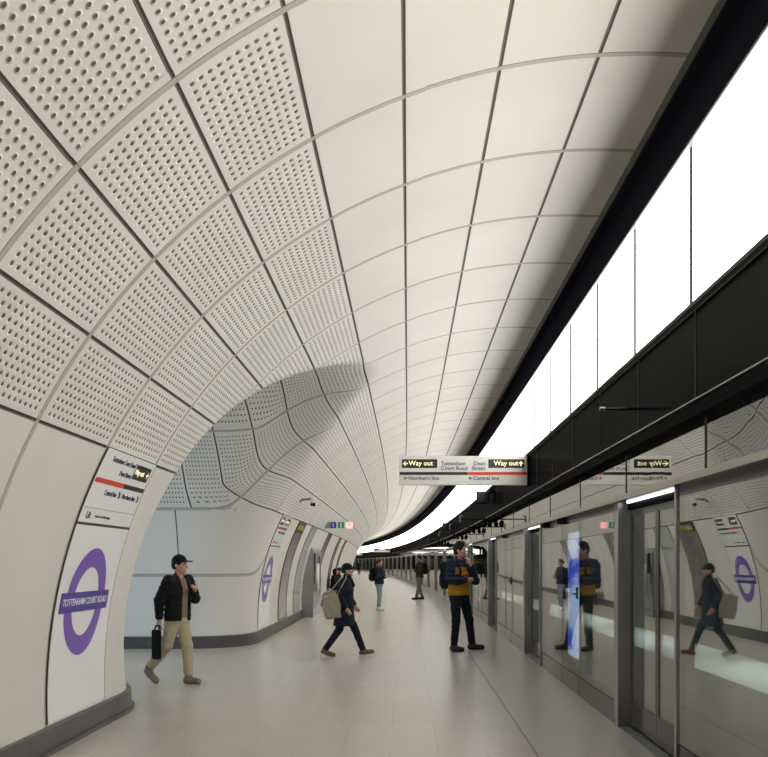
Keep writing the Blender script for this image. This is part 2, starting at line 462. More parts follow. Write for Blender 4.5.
# passage end, closing the far left of the cross passage
e_ = MB(); e_.add([(-8.5, ZC-4, -.1), (-8.5, ZC+4, -.1), (-8.5, ZC+4, 5), (-8.5, ZC-4, 5)], [(0, 1, 2, 3)])
finish(e_.build('wall_passage', M['wall']), kind='structure')

# floor
fz = list(np.arange(Z_BACK, Z_END+.1, 1.44*2)); prof = [(-9.0, 0), (-3.4, 0), (2.06, 0)]
fl = MB()
def xy(x, z, y=0.0):
    a, b_ = warp(x, z); return (a, b_, y)
fl.add([xy(-3.3, z) for z in fz]+[xy(2.06, z) for z in fz], [(i, i+len(fz), i+len(fz)+1, i+1) for i in range(len(fz)-1)])
fl.add([(-9, 8.5, 0), (-3.3, 8.5, 0), (-3.3, 19, 0), (-9, 19, 0)], [(0, 1, 2, 3)])
finish(fl.build('floor', M['floor']), kind='structure')

# skirting, traced along the blended wall
def sk_sdf(x, z): return float(vault_sdf(np.array([x]), np.array([z]), np.array([.0]))[0])
def trace(z0, dirn, stop):
    x, z = -2.955, z0; pts = []; hx, hz = 0.0, dirn
    for _ in range(4000):
        for _ in range(3):
            d = sk_sdf(x, z)+.018; e = .003
            gx_ = (sk_sdf(x+e, z)-sk_sdf(x-e, z))/(2*e); gz_ = (sk_sdf(x, z+e)-sk_sdf(x, z-e))/(2*e)
            q = gx_*gx_+gz_*gz_; x -= d*gx_/q; z -= d*gz_/q
        pts.append((x, z, gx_/math.sqrt(q), gz_/math.sqrt(q)))
        if stop(x, z): break
        tx, tz = -gz_, gx_
        if tx*hx+tz*hz < 0: tx, tz = -tx, -tz
        n_ = math.hypot(tx, tz); hx, hz = tx/n_, tz/n_
        st = .12 if 8 < z < 20 else .72
        x += hx*st; z += hz*st
    return pts
def skirting(name, pts):
    v = []; f = []; mm = []
    prof = [(-.034, .0), (-.034, .035), (0.0, .035), (0.0, .205), (.012, .216), (.15, .216)]
    for x, z, nx, nz in pts:
        for o, y in prof: v.append((x+nx*o, z+nz*o, y))
    k = len(prof)
    for i in range(len(pts)-1):
        for j in range(k-1): f.append((i*k+j, i*k+j+1, (i+1)*k+j+1, (i+1)*k+j)); mm.append(0)
    V = warp_np(np.array(v)); o = mesh_obj(name, V, f, M['skirting']); finish(o, kind='structure'); return o
near = trace(Z_BACK+.2, 1, lambda x, z: x < -8.2)
far = trace(Z_END-.5, -1, lambda x, z: x < -8.2)
skirting('baseboard_near', near); skirting('baseboard_far', far)

# right-hand side: dark strip, light ledge, fascia, header, tunnel beyond the screens
S0, S1 = Z_BACK, Z_END
EX, EY = MX-MR*math.cos(math.radians(T0A+8*TSTEP)), MH+MR*math.sin(math.radians(T0A+8*TSTEP))
finish(sweep('trim_1', [(EX-.03, EY+.03), (EX-.03, EY-.03), (EX+.03, EY-.05), (EX+.03, EY-.10), (1.80, 4.25), (1.785, 4.215)], S0, S1, M['strip_dark']), kind='structure')
finish(sweep('trim_2', [(1.80, 4.222), (1.772, 4.222), (1.772, 4.205), (1.80, 4.205), (1.84, 4.35)], S0, S1, M['steel_dark']), kind='structure')
finish(sweep('trim_3', [(1.92, 3.175), (1.757, 3.175), (1.757, 3.15), (1.80, 3.15)], S0, S1, M['joint']), kind='structure')
finish(sweep('wall_right', [(1.80, 3.146), (1.80, 2.575)], S0, S1, M['black']), kind='structure')
fj = MB()
for i in range(0, 60):
    z = (i-1+.045)*RD; a = warp(1.80, z); hd = heading(z)
    fj.box((a[0]-.004, a[1]-.006, 2.575), (a[0]+.004, a[1]+.006, 3.146))
finish(fj.build('trim_4', M['joint']), kind='structure')
finish(sweep('trim_5', [(1.80, 2.578), (1.768, 2.576), (1.768, 2.567), (1.792, 2.565)], S0, S1, M['steel']), kind='structure')
finish(sweep('trim_6', [(1.79, 2.562), (1.79, 2.485), (1.90, 2.485)], S0, S1, M['blackmatt']), kind='structure')
finish(sweep('trim_7', [(1.90, 2.15), (1.85, 2.15), (1.85, 2.105), (1.86, 2.105)], S0, S1, M['ledge']), kind='structure')
finish(sweep('trim_8', [(1.86, 2.105), (2.0, 2.13), (2.16, 2.13)], S0, S1, M['steel_dark']), kind='structure')
finish(sweep('trim_9', [(2.10, 2.50), (2.10, 2.13)], S0, S1, M['blackmatt']), kind='structure')
finish(sweep('trim_10', [(2.06, 0.002), (2.20, 0.002), (2.20, -1.1)], S0, S1, M['steel_dull']), kind='structure')
ta = [(MX+MR*math.cos(math.radians(a)), MH+MR*math.sin(math.radians(a))) for a in range(86, -19, -4)]
finish(sweep('wall_tunnel', [(EX, EY+.1)]+ta, S0, S1, M['concrete'], step=1.44, smooth=True), kind='structure')
finish(sweep('floor_track', [(2.2, -1.1), (4.25, -1.1), (6.0, -1.1)], S0, S1, M['trackbed'], step=1.44), kind='structure')
finish(sweep('floor_walkway', [(4.25, -1.1), (4.25, 0.0), (5.55, 0.0), (5.55, -.5)], S0, S1, M['walkway'], step=1.44), kind='structure')
eb = MB(); 
for zz, nm in ((Z_BACK, 'wall_back'), (Z_END-1, 'wall_end')):
    q = MB(); a = warp(-5, zz); b_ = warp(8, zz)
    q.add([(a[0], a[1], -1.3), (b_[0], b_[1], -1.3), (b_[0], b_[1], 5.4), (a[0], a[1], 5.4)], [(0, 1, 2, 3)])
    finish(q.build(nm, M['concrete']), kind='structure')

ORD = ['first', 'second', 'third', 'fourth', 'fifth', 'sixth', 'seventh', 'eighth', 'ninth', 'tenth', 'eleventh', 'twelfth', 'thirteenth', 'fourteenth',
       'fifteenth', 'sixteenth', 'seventeenth', 'eighteenth', 'nineteenth']
def ordinal(n):
    if n <= 19: return ORD[n-1]
    tens = {2: 'twent', 3: 'thirt', 4: 'fort', 5: 'fift', 6: 'sixt', 7: 'sevent', 8: 'eight', 9: 'ninet'}
    if n >= 100:
        r = n-100
        return 'hundredth' if r == 0 else 'hundred and '+ordinal(r)
    t, r = divmod(n, 10)
    return tens[t]+'ieth' if r == 0 else tens[t]+'y-'+ORD[r-1]

# ------------------------------------------------------------------ luminous strip: one thing per panel
lp = None; n_in = 0; LPD = 1.537
for i in range(-10, 128):
    z0 = 6.22+(i-4)*LPD; zc = z0+LPD/2
    if zc < Z_BACK+1 or zc > Z_END-3: continue
    if lp is None:
        lp = empty('light_panel', (0, 0, 0))
        m_ = MB(); m_.box((.0, -LPD/2+.008, -.66), (.05, LPD/2-.012, .66), 0); m_.build('diffuser', M['light'], lp)
        m_ = MB(); m_.box((.05, -LPD/2+.004, -.66), (.07, LPD/2-.004, .66), 0); m_.build('backing_tray', M['blackmatt'], lp)
        m_ = MB(); m_.box((-.017, LPD/2-.012, -.66), (.05, LPD/2-.001, .66), 0); m_.build('joint_bar', M['strip_dark'], lp)
        kk = kids_of(lp); o = lp
    else: o = copy_fast(lp, kk)
    a = warp(1.90, zc); o.location = (a[0], a[1], 3.80); o.rotation_euler = (0, 0, heading(zc))
    if z0+LPD < 4.75: lab, g = 'backlit white wall panel of the strip beside the camera, out of frame', 'light panels out of frame'
    else:
        n_in += 1; lab = f'backlit white wall panel, {ordinal(n_in)} along the glowing strip counting from the camera'; g = 'backlit panels in the glowing strip'
        if n_in == 1: lab = 'largest backlit white wall panel, cut by the frame, nearest the camera'
    finish(o, lab, 'light panel', g)
dk = MB(); dk.add([(0, 0, 0)], [])
finish(sweep('trim_11', [(1.985, 4.7), (1.985, 3.14)], S0, S1, M['blackmatt']), kind='structure')

# ------------------------------------------------------------------ platform screen doors
PITCH, DOOR0 = 7.06, 6.94
def place(o, z, x=2.0, zz=0.0):
    a = warp(x, z); o.location = (a[0], a[1], zz); o.rotation_euler = (0, 0, heading(z))
def make_doorway():
    r = empty('platform_screen_door', (0, 0, 0))
    for k, (y0, y1, nm) in enumerate(((1.86, 2.02, 'pillar'), (-.05, .0, 'pillar'))):
        m_ = MB(); m_.box((-.015, y0, 0.0), (.125, y1, 2.13), 0, .004); m_.build(nm, M['steel'], r)
    for y0, y1 in ((0.0, .925), (.935, 1.86)):
        m_ = MB(); t_ = .045
        m_.box((.105, y0, .03), (.135, y0+t_, 2.06)); m_.box((.105, y1-t_, .03), (.135, y1, 2.06))
        m_.box((.105, y0+t_, 2.0), (.135, y1-t_, 2.06))
        lf = m_.build('door_leaf', M['steel_dark'], r)
        m_ = MB(); m_.box((.112, y0+t_, .26), (.122, y1-t_, 2.0)); m_.build('glass_pane', M['leafglass'], lf)
        m_ = MB(); m_.box((.105, y0+t_, .03), (.135, y1-t_, .26)); m_.build('kick_plate', M['kick'], lf)
    m_ = MB(); m_.box((.0, -.0, .0), (.17, 1.86, .006)); m_.box((.09, 0, .006), (.098, 1.86, .012)); m_.build('threshold', M['steel_dull'], r)
    m_ = MB(); m_.box((.08, 0, 2.06), (.14, 1.86, 2.13)); m_.build('door_header', M['blackmatt'], r)
    m_ = MB(); m_.box((.03, .12, 2.112), (.06, 1.70, 2.13), 0, .003); m_.build('lamp', M['doorlamp'], r)
    return r
def make_screen(name, y1, handle=False, ad=False):
    r = empty(name, (0, 0, 0)); g = .012
    m_ = MB(); m_.box((.0, g, .23), (.02, y1-g, 2.05)); m_.build('glass_pane', M['glass'], r)
    m_ = MB(); m_.box((.0, g, .0), (.025, y1-g, .22), 0, .003); m_.build('kick_plate', M['kick'], r)
    m_ = MB(); m_.box((.004, 0, 0), (.035, g, 2.05)); m_.box((.004, y1-g, 0), (.035, y1, 2.05)); m_.box((.004, g, .22), (.03, y1-g, .23)); m_.build('frame', M['joint'], r)
    m_ = MB(); m_.box((.0, 0, 2.05), (.05, y1, 2.13)); m_.build('head_rail', M['steel_dark'], r)
    if handle:
        m_ = MB(); m_.box((-.012, .05, 1.13), (.0, .13, 1.27), 0, .004); m_.box((-.04, .065, 1.18), (-.012, .085, 1.20), 0, .003); m_.box((-.045, .065, 1.18), (-.032, .17, 1.20), 0, .003)
        m_.build('handle', M['blackmatt'], r)
    if ad:
        m_ = MB(); m_.box((.03, .16, .40), (.06, y1-.30, 1.93)); m_.build('display', M['ad'], r)
    return r
def ad_material():
    m, t, b = new_mat('advert_display'); N = NT(t)
    tc = t.nodes.new('ShaderNodeTexCoord'); n = t.nodes.new('ShaderNodeTexNoise'); n.inputs['Scale'].default_value = 2.2; n.inputs['Detail'].default_value = 3
    t.links.new(tc.outputs['Object'], n.inputs['Vector'])
    sp = t.nodes.new('ShaderNodeSeparateXYZ'); t.links.new(tc.outputs['Object'], sp.inputs[0])
    z = sp.outputs[2]
    band = N.m('MAXIMUM', N.m('SUBTRACT', 1.0, N.sstep(N.m('ABSOLUTE', N.m('SUBTRACT', z, .62)), .05, .2)),
               N.m('SUBTRACT', 1.0, N.sstep(N.m('ABSOLUTE', N.m('SUBTRACT', z, 1.45)), .08, .3)))
    c = N.mix(N.m('MULTIPLY', band, N.sstep(n.outputs['Fac'], .38, .55)), srgb(200, 212, 248), srgb(70, 105, 225))
    t.links.new(c, b.inputs['Emission Color']); t.links.new(c, b.inputs['Base Color']); b.inputs['Emission Strength'].default_value = .8
    return m
M['ad'] = ad_material()
dw = make_doorway(); dk_ = kids_of(dw)
s1 = make_screen('glass_screen', 1.92); s1k = kids_of(s1)
s2 = make_screen('emergency_door', 1.22, handle=True, ad=True); s2k = kids_of(s2)
s2b = make_screen('emergency_door', 1.22, handle=True); s2bk = kids_of(s2b)
s3 = make_screen('glass_screen', 1.90); s3k = kids_of(s3)
first = {}
def inst(key, proto, kk):
    if key not in first: first[key] = 1; return proto
    return copy_fast(proto, kk)
nd = 0; ns = 0; ne = 0
for b in range(-2, 27):
    z = DOOR0+b*PITCH
    if z < Z_BACK+1: continue
    vis = b >= 0
    o = inst('d', dw, dk_); place(o, z)
    if vis:
        nd += 1
        lab = f'sliding glass platform doorway with steel pillars, {ordinal(nd)} counting from the camera'
        if b == 0: lab = 'sliding glass platform doorway nearest the camera with lit lamp overhead'
    else: lab = 'sliding glass platform doorway out of frame beside the camera'
    o['kind'] = 'thing'; finish(o, lab, 'platform door', 'sliding doorways in the glass platform screen')
    o = inst('s1', s1, s1k); place(o, z+2.02)
    if vis: ns += 1; lab = f'reflective fixed glass screen just beyond the {ordinal(nd)} doorway from the camera'
    else: lab = 'reflective fixed glass screen out of frame beside the camera'
    o['kind'] = 'thing'; finish(o, lab, 'glass screen', 'fixed glass screens of the platform edge')
    if b == 0: o = s2; 
    elif b == -2 or 'e' not in first: o = s2b; first['e'] = 1
    else: o = copy_fast(s2b, s2bk)
    place(o, z+3.94)
    if b == 0: lab = 'narrow glass emergency door showing a glowing blue advert display'
    elif vis: lab = f'narrow glass emergency door with black handle beyond the {ordinal(nd)} doorway from the camera'
    else: lab = 'narrow glass emergency door out of frame beside the camera'
    o['kind'] = 'thing'; finish(o, lab, 'emergency door', 'emergency doors of the platform screen')
    o = inst('s3', s3, s3k); place(o, z+5.16)
    if vis: lab = f'reflective fixed glass screen just before the {ordinal(nd+1)} doorway from the camera'
    elif b == -1: lab = 'large reflective glass screen cut by the frame, nearest the camera'
    else: lab = 'fixed glass screen far out of frame behind the camera'
    o['kind'] = 'thing'; finish(o, lab, 'glass screen', 'fixed glass screens of the platform edge')

# header glass above the screens
finish(sweep('trim_12', [(1.89, 2.50), (1.89, 2.152)], S0, S1, M['header']), kind='structure')
hj = MB()
for i in range(40):
    z = 5.9+2.15*i; a = warp(1.888, z); hj.box((a[0]-.004, a[1]-.006, 2.152), (a[0]+.003, a[1]+.006, 2.485))
finish(hj.build('trim_13', M['joint']), kind='structure')

# ------------------------------------------------------------------ wall signs following the curve of the vault
def wall_pt(z, hgt, off):
    """point on the main wall at a depth and height, standing off the surface"""
    dy = hgt-MH; x = MX-math.sqrt(max(MR*MR-dy*dy, 0)); n = Vector((MX-x, 0, -dy)).normalized()
    a = warp(x+n.x*off, z); return (a[0], a[1], hgt+n.z*off)
def arc_pt(z, s, off):
    """s = arc length up the wall from the floor-level radius"""
    an = math.asin(-MH/MR)+s/MR; c, sn = math.cos(an), math.sin(an)
    a = warp(MX-(MR-off)*c, z); return (a[0], a[1], MH+(MR-off)*sn)
def s_of(hgt): return MR*(math.asin((hgt-MH)/MR)-math.asin(-MH/MR))
S_SPR = s_of(SPRING)
def panel_mb(z0, z1, sa, sb, off, thick, mb=None, mi=0, n=16):
    mb = mb or MB(); v = []; f = []
    for k in range(n+1):
        s = sa+(sb-sa)*k/n
        v += [arc_pt(z0, s, off-thick), arc_pt(z0, s, off), arc_pt(z1, s, off), arc_pt(z1, s, off-thick)]
    for k in range(n):
        a = 4*k
        for j in range(3): f.append((a+j, a+j+1, a+j+5, a+j+4))
    f += [(0, 3, 2, 1), (4*n, 4*n+1, 4*n+2, 4*n+3)]
    mb.add(v, f, mi); return mb
def on_wall(geo, z, s, off, mb, mi=0):
    vs, fs = geo; mb.add([arc_pt(z+x, s+y, off+zz) for x, y, zz in vs], fs, mi)
def quad_flat(x0, x1, y0, y1, n=1):
    return [(x0, y0, 0), (x1, y0, 0), (x1, y1, 0), (x0, y1, 0)], [(0, 1, 2, 3)]
def ring_geo(ro, ri, n=64):
    vs = []; fs = []
    for i in range(n):
        t = 2*math.pi*i/n; vs += [(ro*math.cos(t), ro*math.sin(t), 0), (ri*math.cos(t), ri*math.sin(t), 0)]
    for i in range(n):
        a, b = 2*i, 2*((i+1) % n); fs.append((a, b, b+1, a+1))
    return vs, fs
def strip_geo(x0, x1, y0, y1, n=12):
    vs = []; fs = []
    for i in range(n+1):
        x = x0+(x1-x0)*i/n; vs += [(x, y0, 0), (x, y1, 0)]
    for i in range(n): fs.append((2*i, 2*i+2, 2*i+3, 2*i+1))
    return vs, fs
S_SPLIT = s_of(1.894); S_BAR = s_of(1.222); S_LOW = s_of(.235)
def station_panel(z0, lab1, lab2, way_left=False):
    z1 = z0+RD; zc = (z0+z1)/2
    loc = arc_pt(zc, S_LOW, 0)
    def shift(o, root): 
        o.parent = root; o.matrix_parent_inverse = Matrix.Translation(root.location).inverted()
    r = empty('roundel_panel', loc)
    o = panel_mb(z0+.012, z1-.012, S_LOW, S_SPLIT-.012, .012, .03).build('enamel_panel', M['white']); shift(o, r)
    for q0, q1 in ((z0-.006, z0+.012), (z1-.012, z1+.006)): o = panel_mb(q0, q1, S_LOW, S_SPR-.01, .010, .03).build('edge_trim', M['joint']); shift(o, r)
    mb = MB(); on_wall(ring_geo(.485, .308), zc-.03, S_BAR, .0145, mb); o = mb.build('ring', M['purple']); shift(o, r)
    mb = panel_mb(zc-.60-.03, zc+.60-.03, S_BAR-.088, S_BAR+.088, .019, .006); o = mb.build('name_bar', M['indigo']); shift(o, r)
    mb = MB(); on_wall(text_geo('TOTTENHAM COURT ROAD', .088, 'CENTER', .003, .97), zc-.03, S_BAR, .0205, mb); o = mb.build('lettering', M['whitetext']); shift(o, r)
    finish(r, lab1, 'station name sign', 'purple ring station name signs on the wall')
    r = empty('direction_panel', arc_pt(zc, S_SPLIT, 0))
    o = panel_mb(z0+.012, z1-.012, S_SPLIT+.012, S_SPR-.012, .012, .03).build('enamel_panel', M['white']); shift(o, r)
    mb = panel_mb(z0+.012, z1-.012, S_SPLIT-.012, S_SPLIT+.012, .013, .03); o = mb.build('lower_rail', M['joint']); shift(o, r)
    H = S_SPR-S_SPLIT; B = S_SPLIT
    mb = MB(); on_wall(strip_geo(-.69, .07, -.022, .022), zc, B+.57*H, .0145, mb); o = mb.build('red_line', M['red']); shift(o, r)
    mb = MB(); on_wall(strip_geo(.07, .69, -.022, .022), zc, B+.57*H, .0145, mb); o = mb.build('black_line', M['lineblack']); shift(o, r)
    def piece(nm, m, geo, cx, s_, off):
        mb = MB(); on_wall(geo, cx, s_, off, mb); shift(mb.build(nm, m), r)
    Lh = B+.80*H
    piece('way_out_box', M['signblack'], strip_geo(.17, .64, -.072, .072), zc, Lh, .0145)
    piece('way_out_lettering', M['yellowtext'], text_geo('Way out', .078, 'LEFT', .006), zc+.19, Lh, .0165)
    piece('arrow', M['yellowtext'], arrow_geo(.575, 0, .065, math.pi), zc, Lh, .0165)
    if way_left:
        piece('way_out_box', M['signblack'], strip_geo(-.60, -.17, -.085, .085), zc, Lh, .0145)
        piece('way_out_lettering', M['yellowtext'], text_geo('Way out', .078, 'LEFT', .006), zc-.57, Lh, .0165)
    else:
        piece('lettering', M['navytext'], text_geo('Tottenham Court Road', .068, 'RIGHT', .003), zc+.14, B+.87*H, .0155)
        piece('lettering', M['navytext'], text_geo('Dean Street', .068, 'RIGHT', .003), zc+.14, B+.72*H, .0155)
    piece('lettering', M['navytext'], text_geo('Central line', .07, 'LEFT', .003), zc-.36, B+.43*H, .0155)
    piece('arrow', M['navytext'], arrow_geo(.04, .005, .085, math.pi*.75), zc, B+.43*H, .0155)
    piece('lettering', M['navytext'], text_geo('Northern line', .07, 'LEFT', .003), zc+.13, B+.43*H, .0155)
    piece('arrow', M['navytext'], arrow_geo(.60, .005, .085, math.pi*.75), zc, B+.43*H, .0155)
    piece('lettering', M['navytext'], text_geo('Lift', .085, 'LEFT', .002), zc-.58, B+.11*H, .0155)
    piece('lettering', M['navytext'], text_geo('Step-free exit and interchange', .032, 'LEFT', .004), zc-.36, B+.11*H, .0155)
    mb = MB(); on_wall(strip_geo(-.69, .69, -.003, .003), zc, B+.21*H, .0145, mb); on_wall(strip_geo(-.40, -.394, -.05, .05, 1), zc, B+.11*H, .0145, mb)
    on_wall(strip_geo(.068, .073, -.16, -.03, 1), zc, B+.57*H, .0145, mb)
    o = mb.build('rule', M['greyline']); shift(o, r)
    finish(r, lab2, 'direction sign', 'line direction signs on the wall')
station_panel(7.608, 'large white wall panel with purple ring and station name, nearest the camera',
              'white line direction panel with red line, directly above the large nearest ring sign')
station_panel(18.31, 'small distant white wall panel with purple ring, beyond the cross passage',
              'small distant direction panel above the ring sign beyond the cross passage', way_left=True)

def poster_mat(name, cols, scale, seed):
    m, t, b = new_mat(name); N = NT(t)
    tc = t.nodes.new('ShaderNodeTexCoord'); mp = t.nodes.new('ShaderNodeMapping'); mp.inputs['Location'].default_value = (seed, seed*2, seed*3)
    n = t.nodes.new('ShaderNodeTexNoise'); n.inputs['Scale'].default_value = scale; n.inputs['Detail'].default_value = 2
    t.links.new(tc.outputs['Object'], mp.inputs[0]); t.links.new(mp.outputs[0], n.inputs['Vector'])
    r = t.nodes.new('ShaderNodeValToRGB'); el = r.color_ramp.elements
    el[0].position = .35; el[0].color = cols[0]; el[1].position = .65; el[1].color = cols[2]; e = el.new(.5); e.color = cols[1]
    t.links.new(n.outputs['Fac'], r.inputs[0]); t.links.new(r.outputs[0], b.inputs['Base Color']); b.inputs['Roughness'].default_value = .2
    return m
M['poster_a'] = poster_mat('poster_dark', (srgb(96, 92, 92), srgb(120, 114, 112), srgb(140, 132, 122)), .7, 3)
M['poster_b'] = poster_mat('poster_pictures', (srgb(70, 66, 70), srgb(140, 120, 110), srgb(160, 150, 134)), 1.2, 8)
M['notice'] = mat('notice_panel', srgb(190, 192, 188), .25)
M['ochre'] = mat('poster_yellow', srgb(176, 150, 40), .4)
def poster(z0, z1, body, lab, top=None, split=None):
    r = empty('poster_panel', arc_pt((z0+z1)/2, S_LOW, 0)); inv = Matrix.Translation(r.location).inverted()
    def shift(o): o.parent = r; o.matrix_parent_inverse = inv
    sp = S_SPR-.02
    shift(panel_mb(z0+.03, z1-.03, S_LOW+.02, sp-.02 if not top else sp-.26, .014, .03).build('print', M[body]))
    mb = panel_mb(z0-.006, z0+.03, S_LOW, sp, .018, .03); panel_mb(z1-.03, z1+.006, S_LOW, sp, .018, .03, mb); panel_mb(z0, z1, S_LOW, S_LOW+.02, .018, .03, mb, n=2); panel_mb(z0, z1, sp-.02, sp, .018, .03, mb, n=2)
    if split is not None:
        for q in split: panel_mb(z0, z1, s_of(q)-.02, s_of(q)+.02, .019, .03, mb, n=2)
    shift(mb.build('frame', M['steel_dull'] if body == 'notice' else M['joint']))
    if top:
        mb = panel_mb(z0+.03, z1-.03, sp-.26, sp-.02, .014, .03, n=4); shift(mb.build('title_band', M['signblack']))
        mb = panel_mb(z0+.2, z1-.2, sp-.2, sp-.08, .016, .004, n=3); shift(mb.build('title_block', M['ochre']))
    finish(r, lab, 'poster', 'framed posters on the curved wall')
K1 = 6.17
poster(3.433*K1, 3.666*K1, 'poster_a', 'tall grey poster panel with yellow and black title band, beyond the distant ring sign', top=True)
poster(3.90*K1, 4.13*K1, 'notice', 'pale grey notice panel with split frame, just before the steel cabinet', split=(.75, 1.93))
poster(4.83*K1, 5.06*K1, 'poster_b', 'dark picture poster on the wall just beyond the steel cabinet')
poster(5.76*K1, 5.99*K1, 'poster_b', 'dark picture poster on the wall behind the seated person in black')
poster(6.46*K1, 6.69*K1, 'poster_a', 'grey poster furthest along the far left wall')

# steel help-point cabinet standing against the wall
def cabinet():
    z0, z1, xf = 26.2, 28.9, -2.66
    a = warp(xf, z0); r = empty('steel_cabinet', (a[0], a[1], 0), heading((z0+z1)/2))
    L = z1-z0
    hs = np.linspace(.0, 1.97, 14)
    v = []; f = []
    for y in (0, L):
        for hh in hs:
            xw = wall_pt(z0, float(hh), 0)[0]-a[0]-.0
            v += [(min(xw, -.02), y, hh), (0.0, y, hh)]
    n = len(hs)
    for k in range(n-1):
        f.append((2*k, 2*k+1, 2*k+3, 2*k+2)); q = 2*n+2*k; f.append((q, q+2, q+3, q+1)); f.append((2*k+1, q+1, q+3, 2*k+3))
    f.append((2*n-2, 2*n-1, 4*n-1, 4*n-2))
    mesh_obj('casing', v, f, M['steel'], r)
    for k in range(2):
        y0 = .06+k*1.32
        m_ = MB(); m_.box((.0, y0, .28), (.02, y0+1.26, 1.90), 0, .004); d = m_.build('door', M['steel'], r)
        m_ = MB(); m_.tube((.045, y0+.12, .95), (.045, y0+.12, 1.45), .016); m_.box((.015, y0+.11, .97), (.05, y0+.13, .99)); m_.box((.015, y0+.11, 1.41), (.05, y0+.13, 1.43)); m_.build('handle', M['steel_dark'], d)
    m_ = MB(); m_.box((.02, .30, 1.25), (.035, .62, 1.82), 0, .003); m_.build('screen', M['blackmatt'], r)
    m_ = MB(); m_.tube((.075, .75, .72), (.075, .75, 1.52), .06, seg=20); m_.build('highlight_tube', M['white'], r, True)  # white tube stands in for a bright highlight on the steel front
    m_ = MB(); m_.box((.02, 1.75, .95), (.045, 2.2, 1.75), 0, .004); m_.build('control_panel', M['steel_dark'], r)
    m_ = MB(); m_.box((-.02, .0, .0), (.012, L, .24), 0, .004); m_.build('plinth', M['kick'], r)
    finish(r, 'tall stainless steel cabinet with screen and white tube against the curved wall', 'cabinet')
cabinet()

# bench beneath the far posters
def bench():
    z0, z1 = 33.5, 40.0; a = warp(-2.70, (z0+z1)/2); r = empty('bench', (a[0], a[1], 0), heading((z0+z1)/2)); L = (z1-z0)/2
    m_ = MB(); m_.box((-.22, -L, .42), (.20, L, .47), 0, .01); m_.build('seat', M['steel_dull'], r)
    for y in (-L+.4, -1.0, 1.0, L-.4):
        m_ = MB(); m_.box((-.06, y-.04, 0), (.06, y+.04, .42), 0, .005); m_.build('leg', M['steel_dark'], r)
    finish(r, 'long grey steel bench along the far left wall', 'bench')
bench()

# ------------------------------------------------------------------ hanging sign(s)
def way_sign(z, full, lab, xr=1.77):
    W_, H_ = 1.90, .43
    a = warp(xr-W_/2, z); r = empty('hanging_sign', (a[0], a[1], 2.71), heading(z))
    m_ = MB(); m_.box((-W_/2, 0, 0), (W_/2, .09, H_), 0, .008); m_.build('sign_box', M['offwhite'], r)
    m_ = MB(); m_.box((W_/2, .01, -.02), (W_/2+.035, .16, H_+.02), 0, .004); m_.build('end_bracket', M['blackmatt'], r)
    def put(name, geos, m):
        for (vs, fs), cx, cz, off in geos:
            mb = MB(); mb.add([(x+cx, -off-zz, y+cz) for x, y, zz in vs], [tuple(q) for q in fs]); mb.build('arrow' if len(vs) == 9 else name, m, r)
    S = W_/128.0                 # metres per photo pixel
    X = lambda px: -W_/2+(px-400)*S
    Yh = lambda py: (485-py)*S
    put('way_out_box', [(quad_flat(X(402.6), X(438), Yh(468), Yh(459.3)), 0, 0, .002), (quad_flat(X(489), X(525), Yh(468), Yh(459.3)), 0, 0, .002)], M['signblack'])
    put('black_line', [(quad_flat(-W_/2+.004, X(468), Yh(475), Yh(472)), 0, 0, .002)], M['lineblack'])
    put('red_line', [(quad_flat(X(468), W_/2-.004, Yh(475), Yh(472)), 0, 0, .002)], M['red'])
    if full:
        put('way_out_lettering', [(text_geo('Way out', .101, 'LEFT', .008), X(409.5), Yh(463.4), .003), (arrow_geo(X(406.2), Yh(463.6), .075, 0), 0, 0, .003),
            (text_geo('Way out', .101, 'LEFT', .008), X(494.6), Yh(463.4), .003), (arrow_geo(X(521.6), Yh(463.6), .075, -math.pi/2), 0, 0, .003)], M['yellowtext'])
        put('lettering', [(text_geo('Tottenham', .082, 'LEFT', .006), X(441.5), Yh(463.6), .003), (text_geo('Court Road', .082, 'LEFT', .006), X(441.5), Yh(468.4), .003),
            (text_geo('Dean', .082, 'RIGHT', .006), X(486), Yh(463.6), .003), (text_geo('Street', .082, 'RIGHT', .006), X(486), Yh(468.4), .003),
            (text_geo('Northern line', .082, 'LEFT', .006), X(409), Yh(478.3), .003), (text_geo('Central line', .082, 'LEFT', .006), X(473.8), Yh(478.3), .003),
            (arrow_geo(X(406.3), Yh(478.2), .055, 0), 0, 0, .003), (arrow_geo(X(471), Yh(478.2), .055, 0), 0, 0, .003)], M['navytext'])
    finish(r, lab, 'hanging sign', 'white hanging direction signs')
way_sign(13.8, True, 'white hanging sign with two black way out boxes and red line, nearest overhead')
way_sign(108, False, 'tiny distant white hanging sign below the far curve of the light strip')
way_sign(160, False, 'tiniest hanging sign at the far end where the platform bends out of sight')

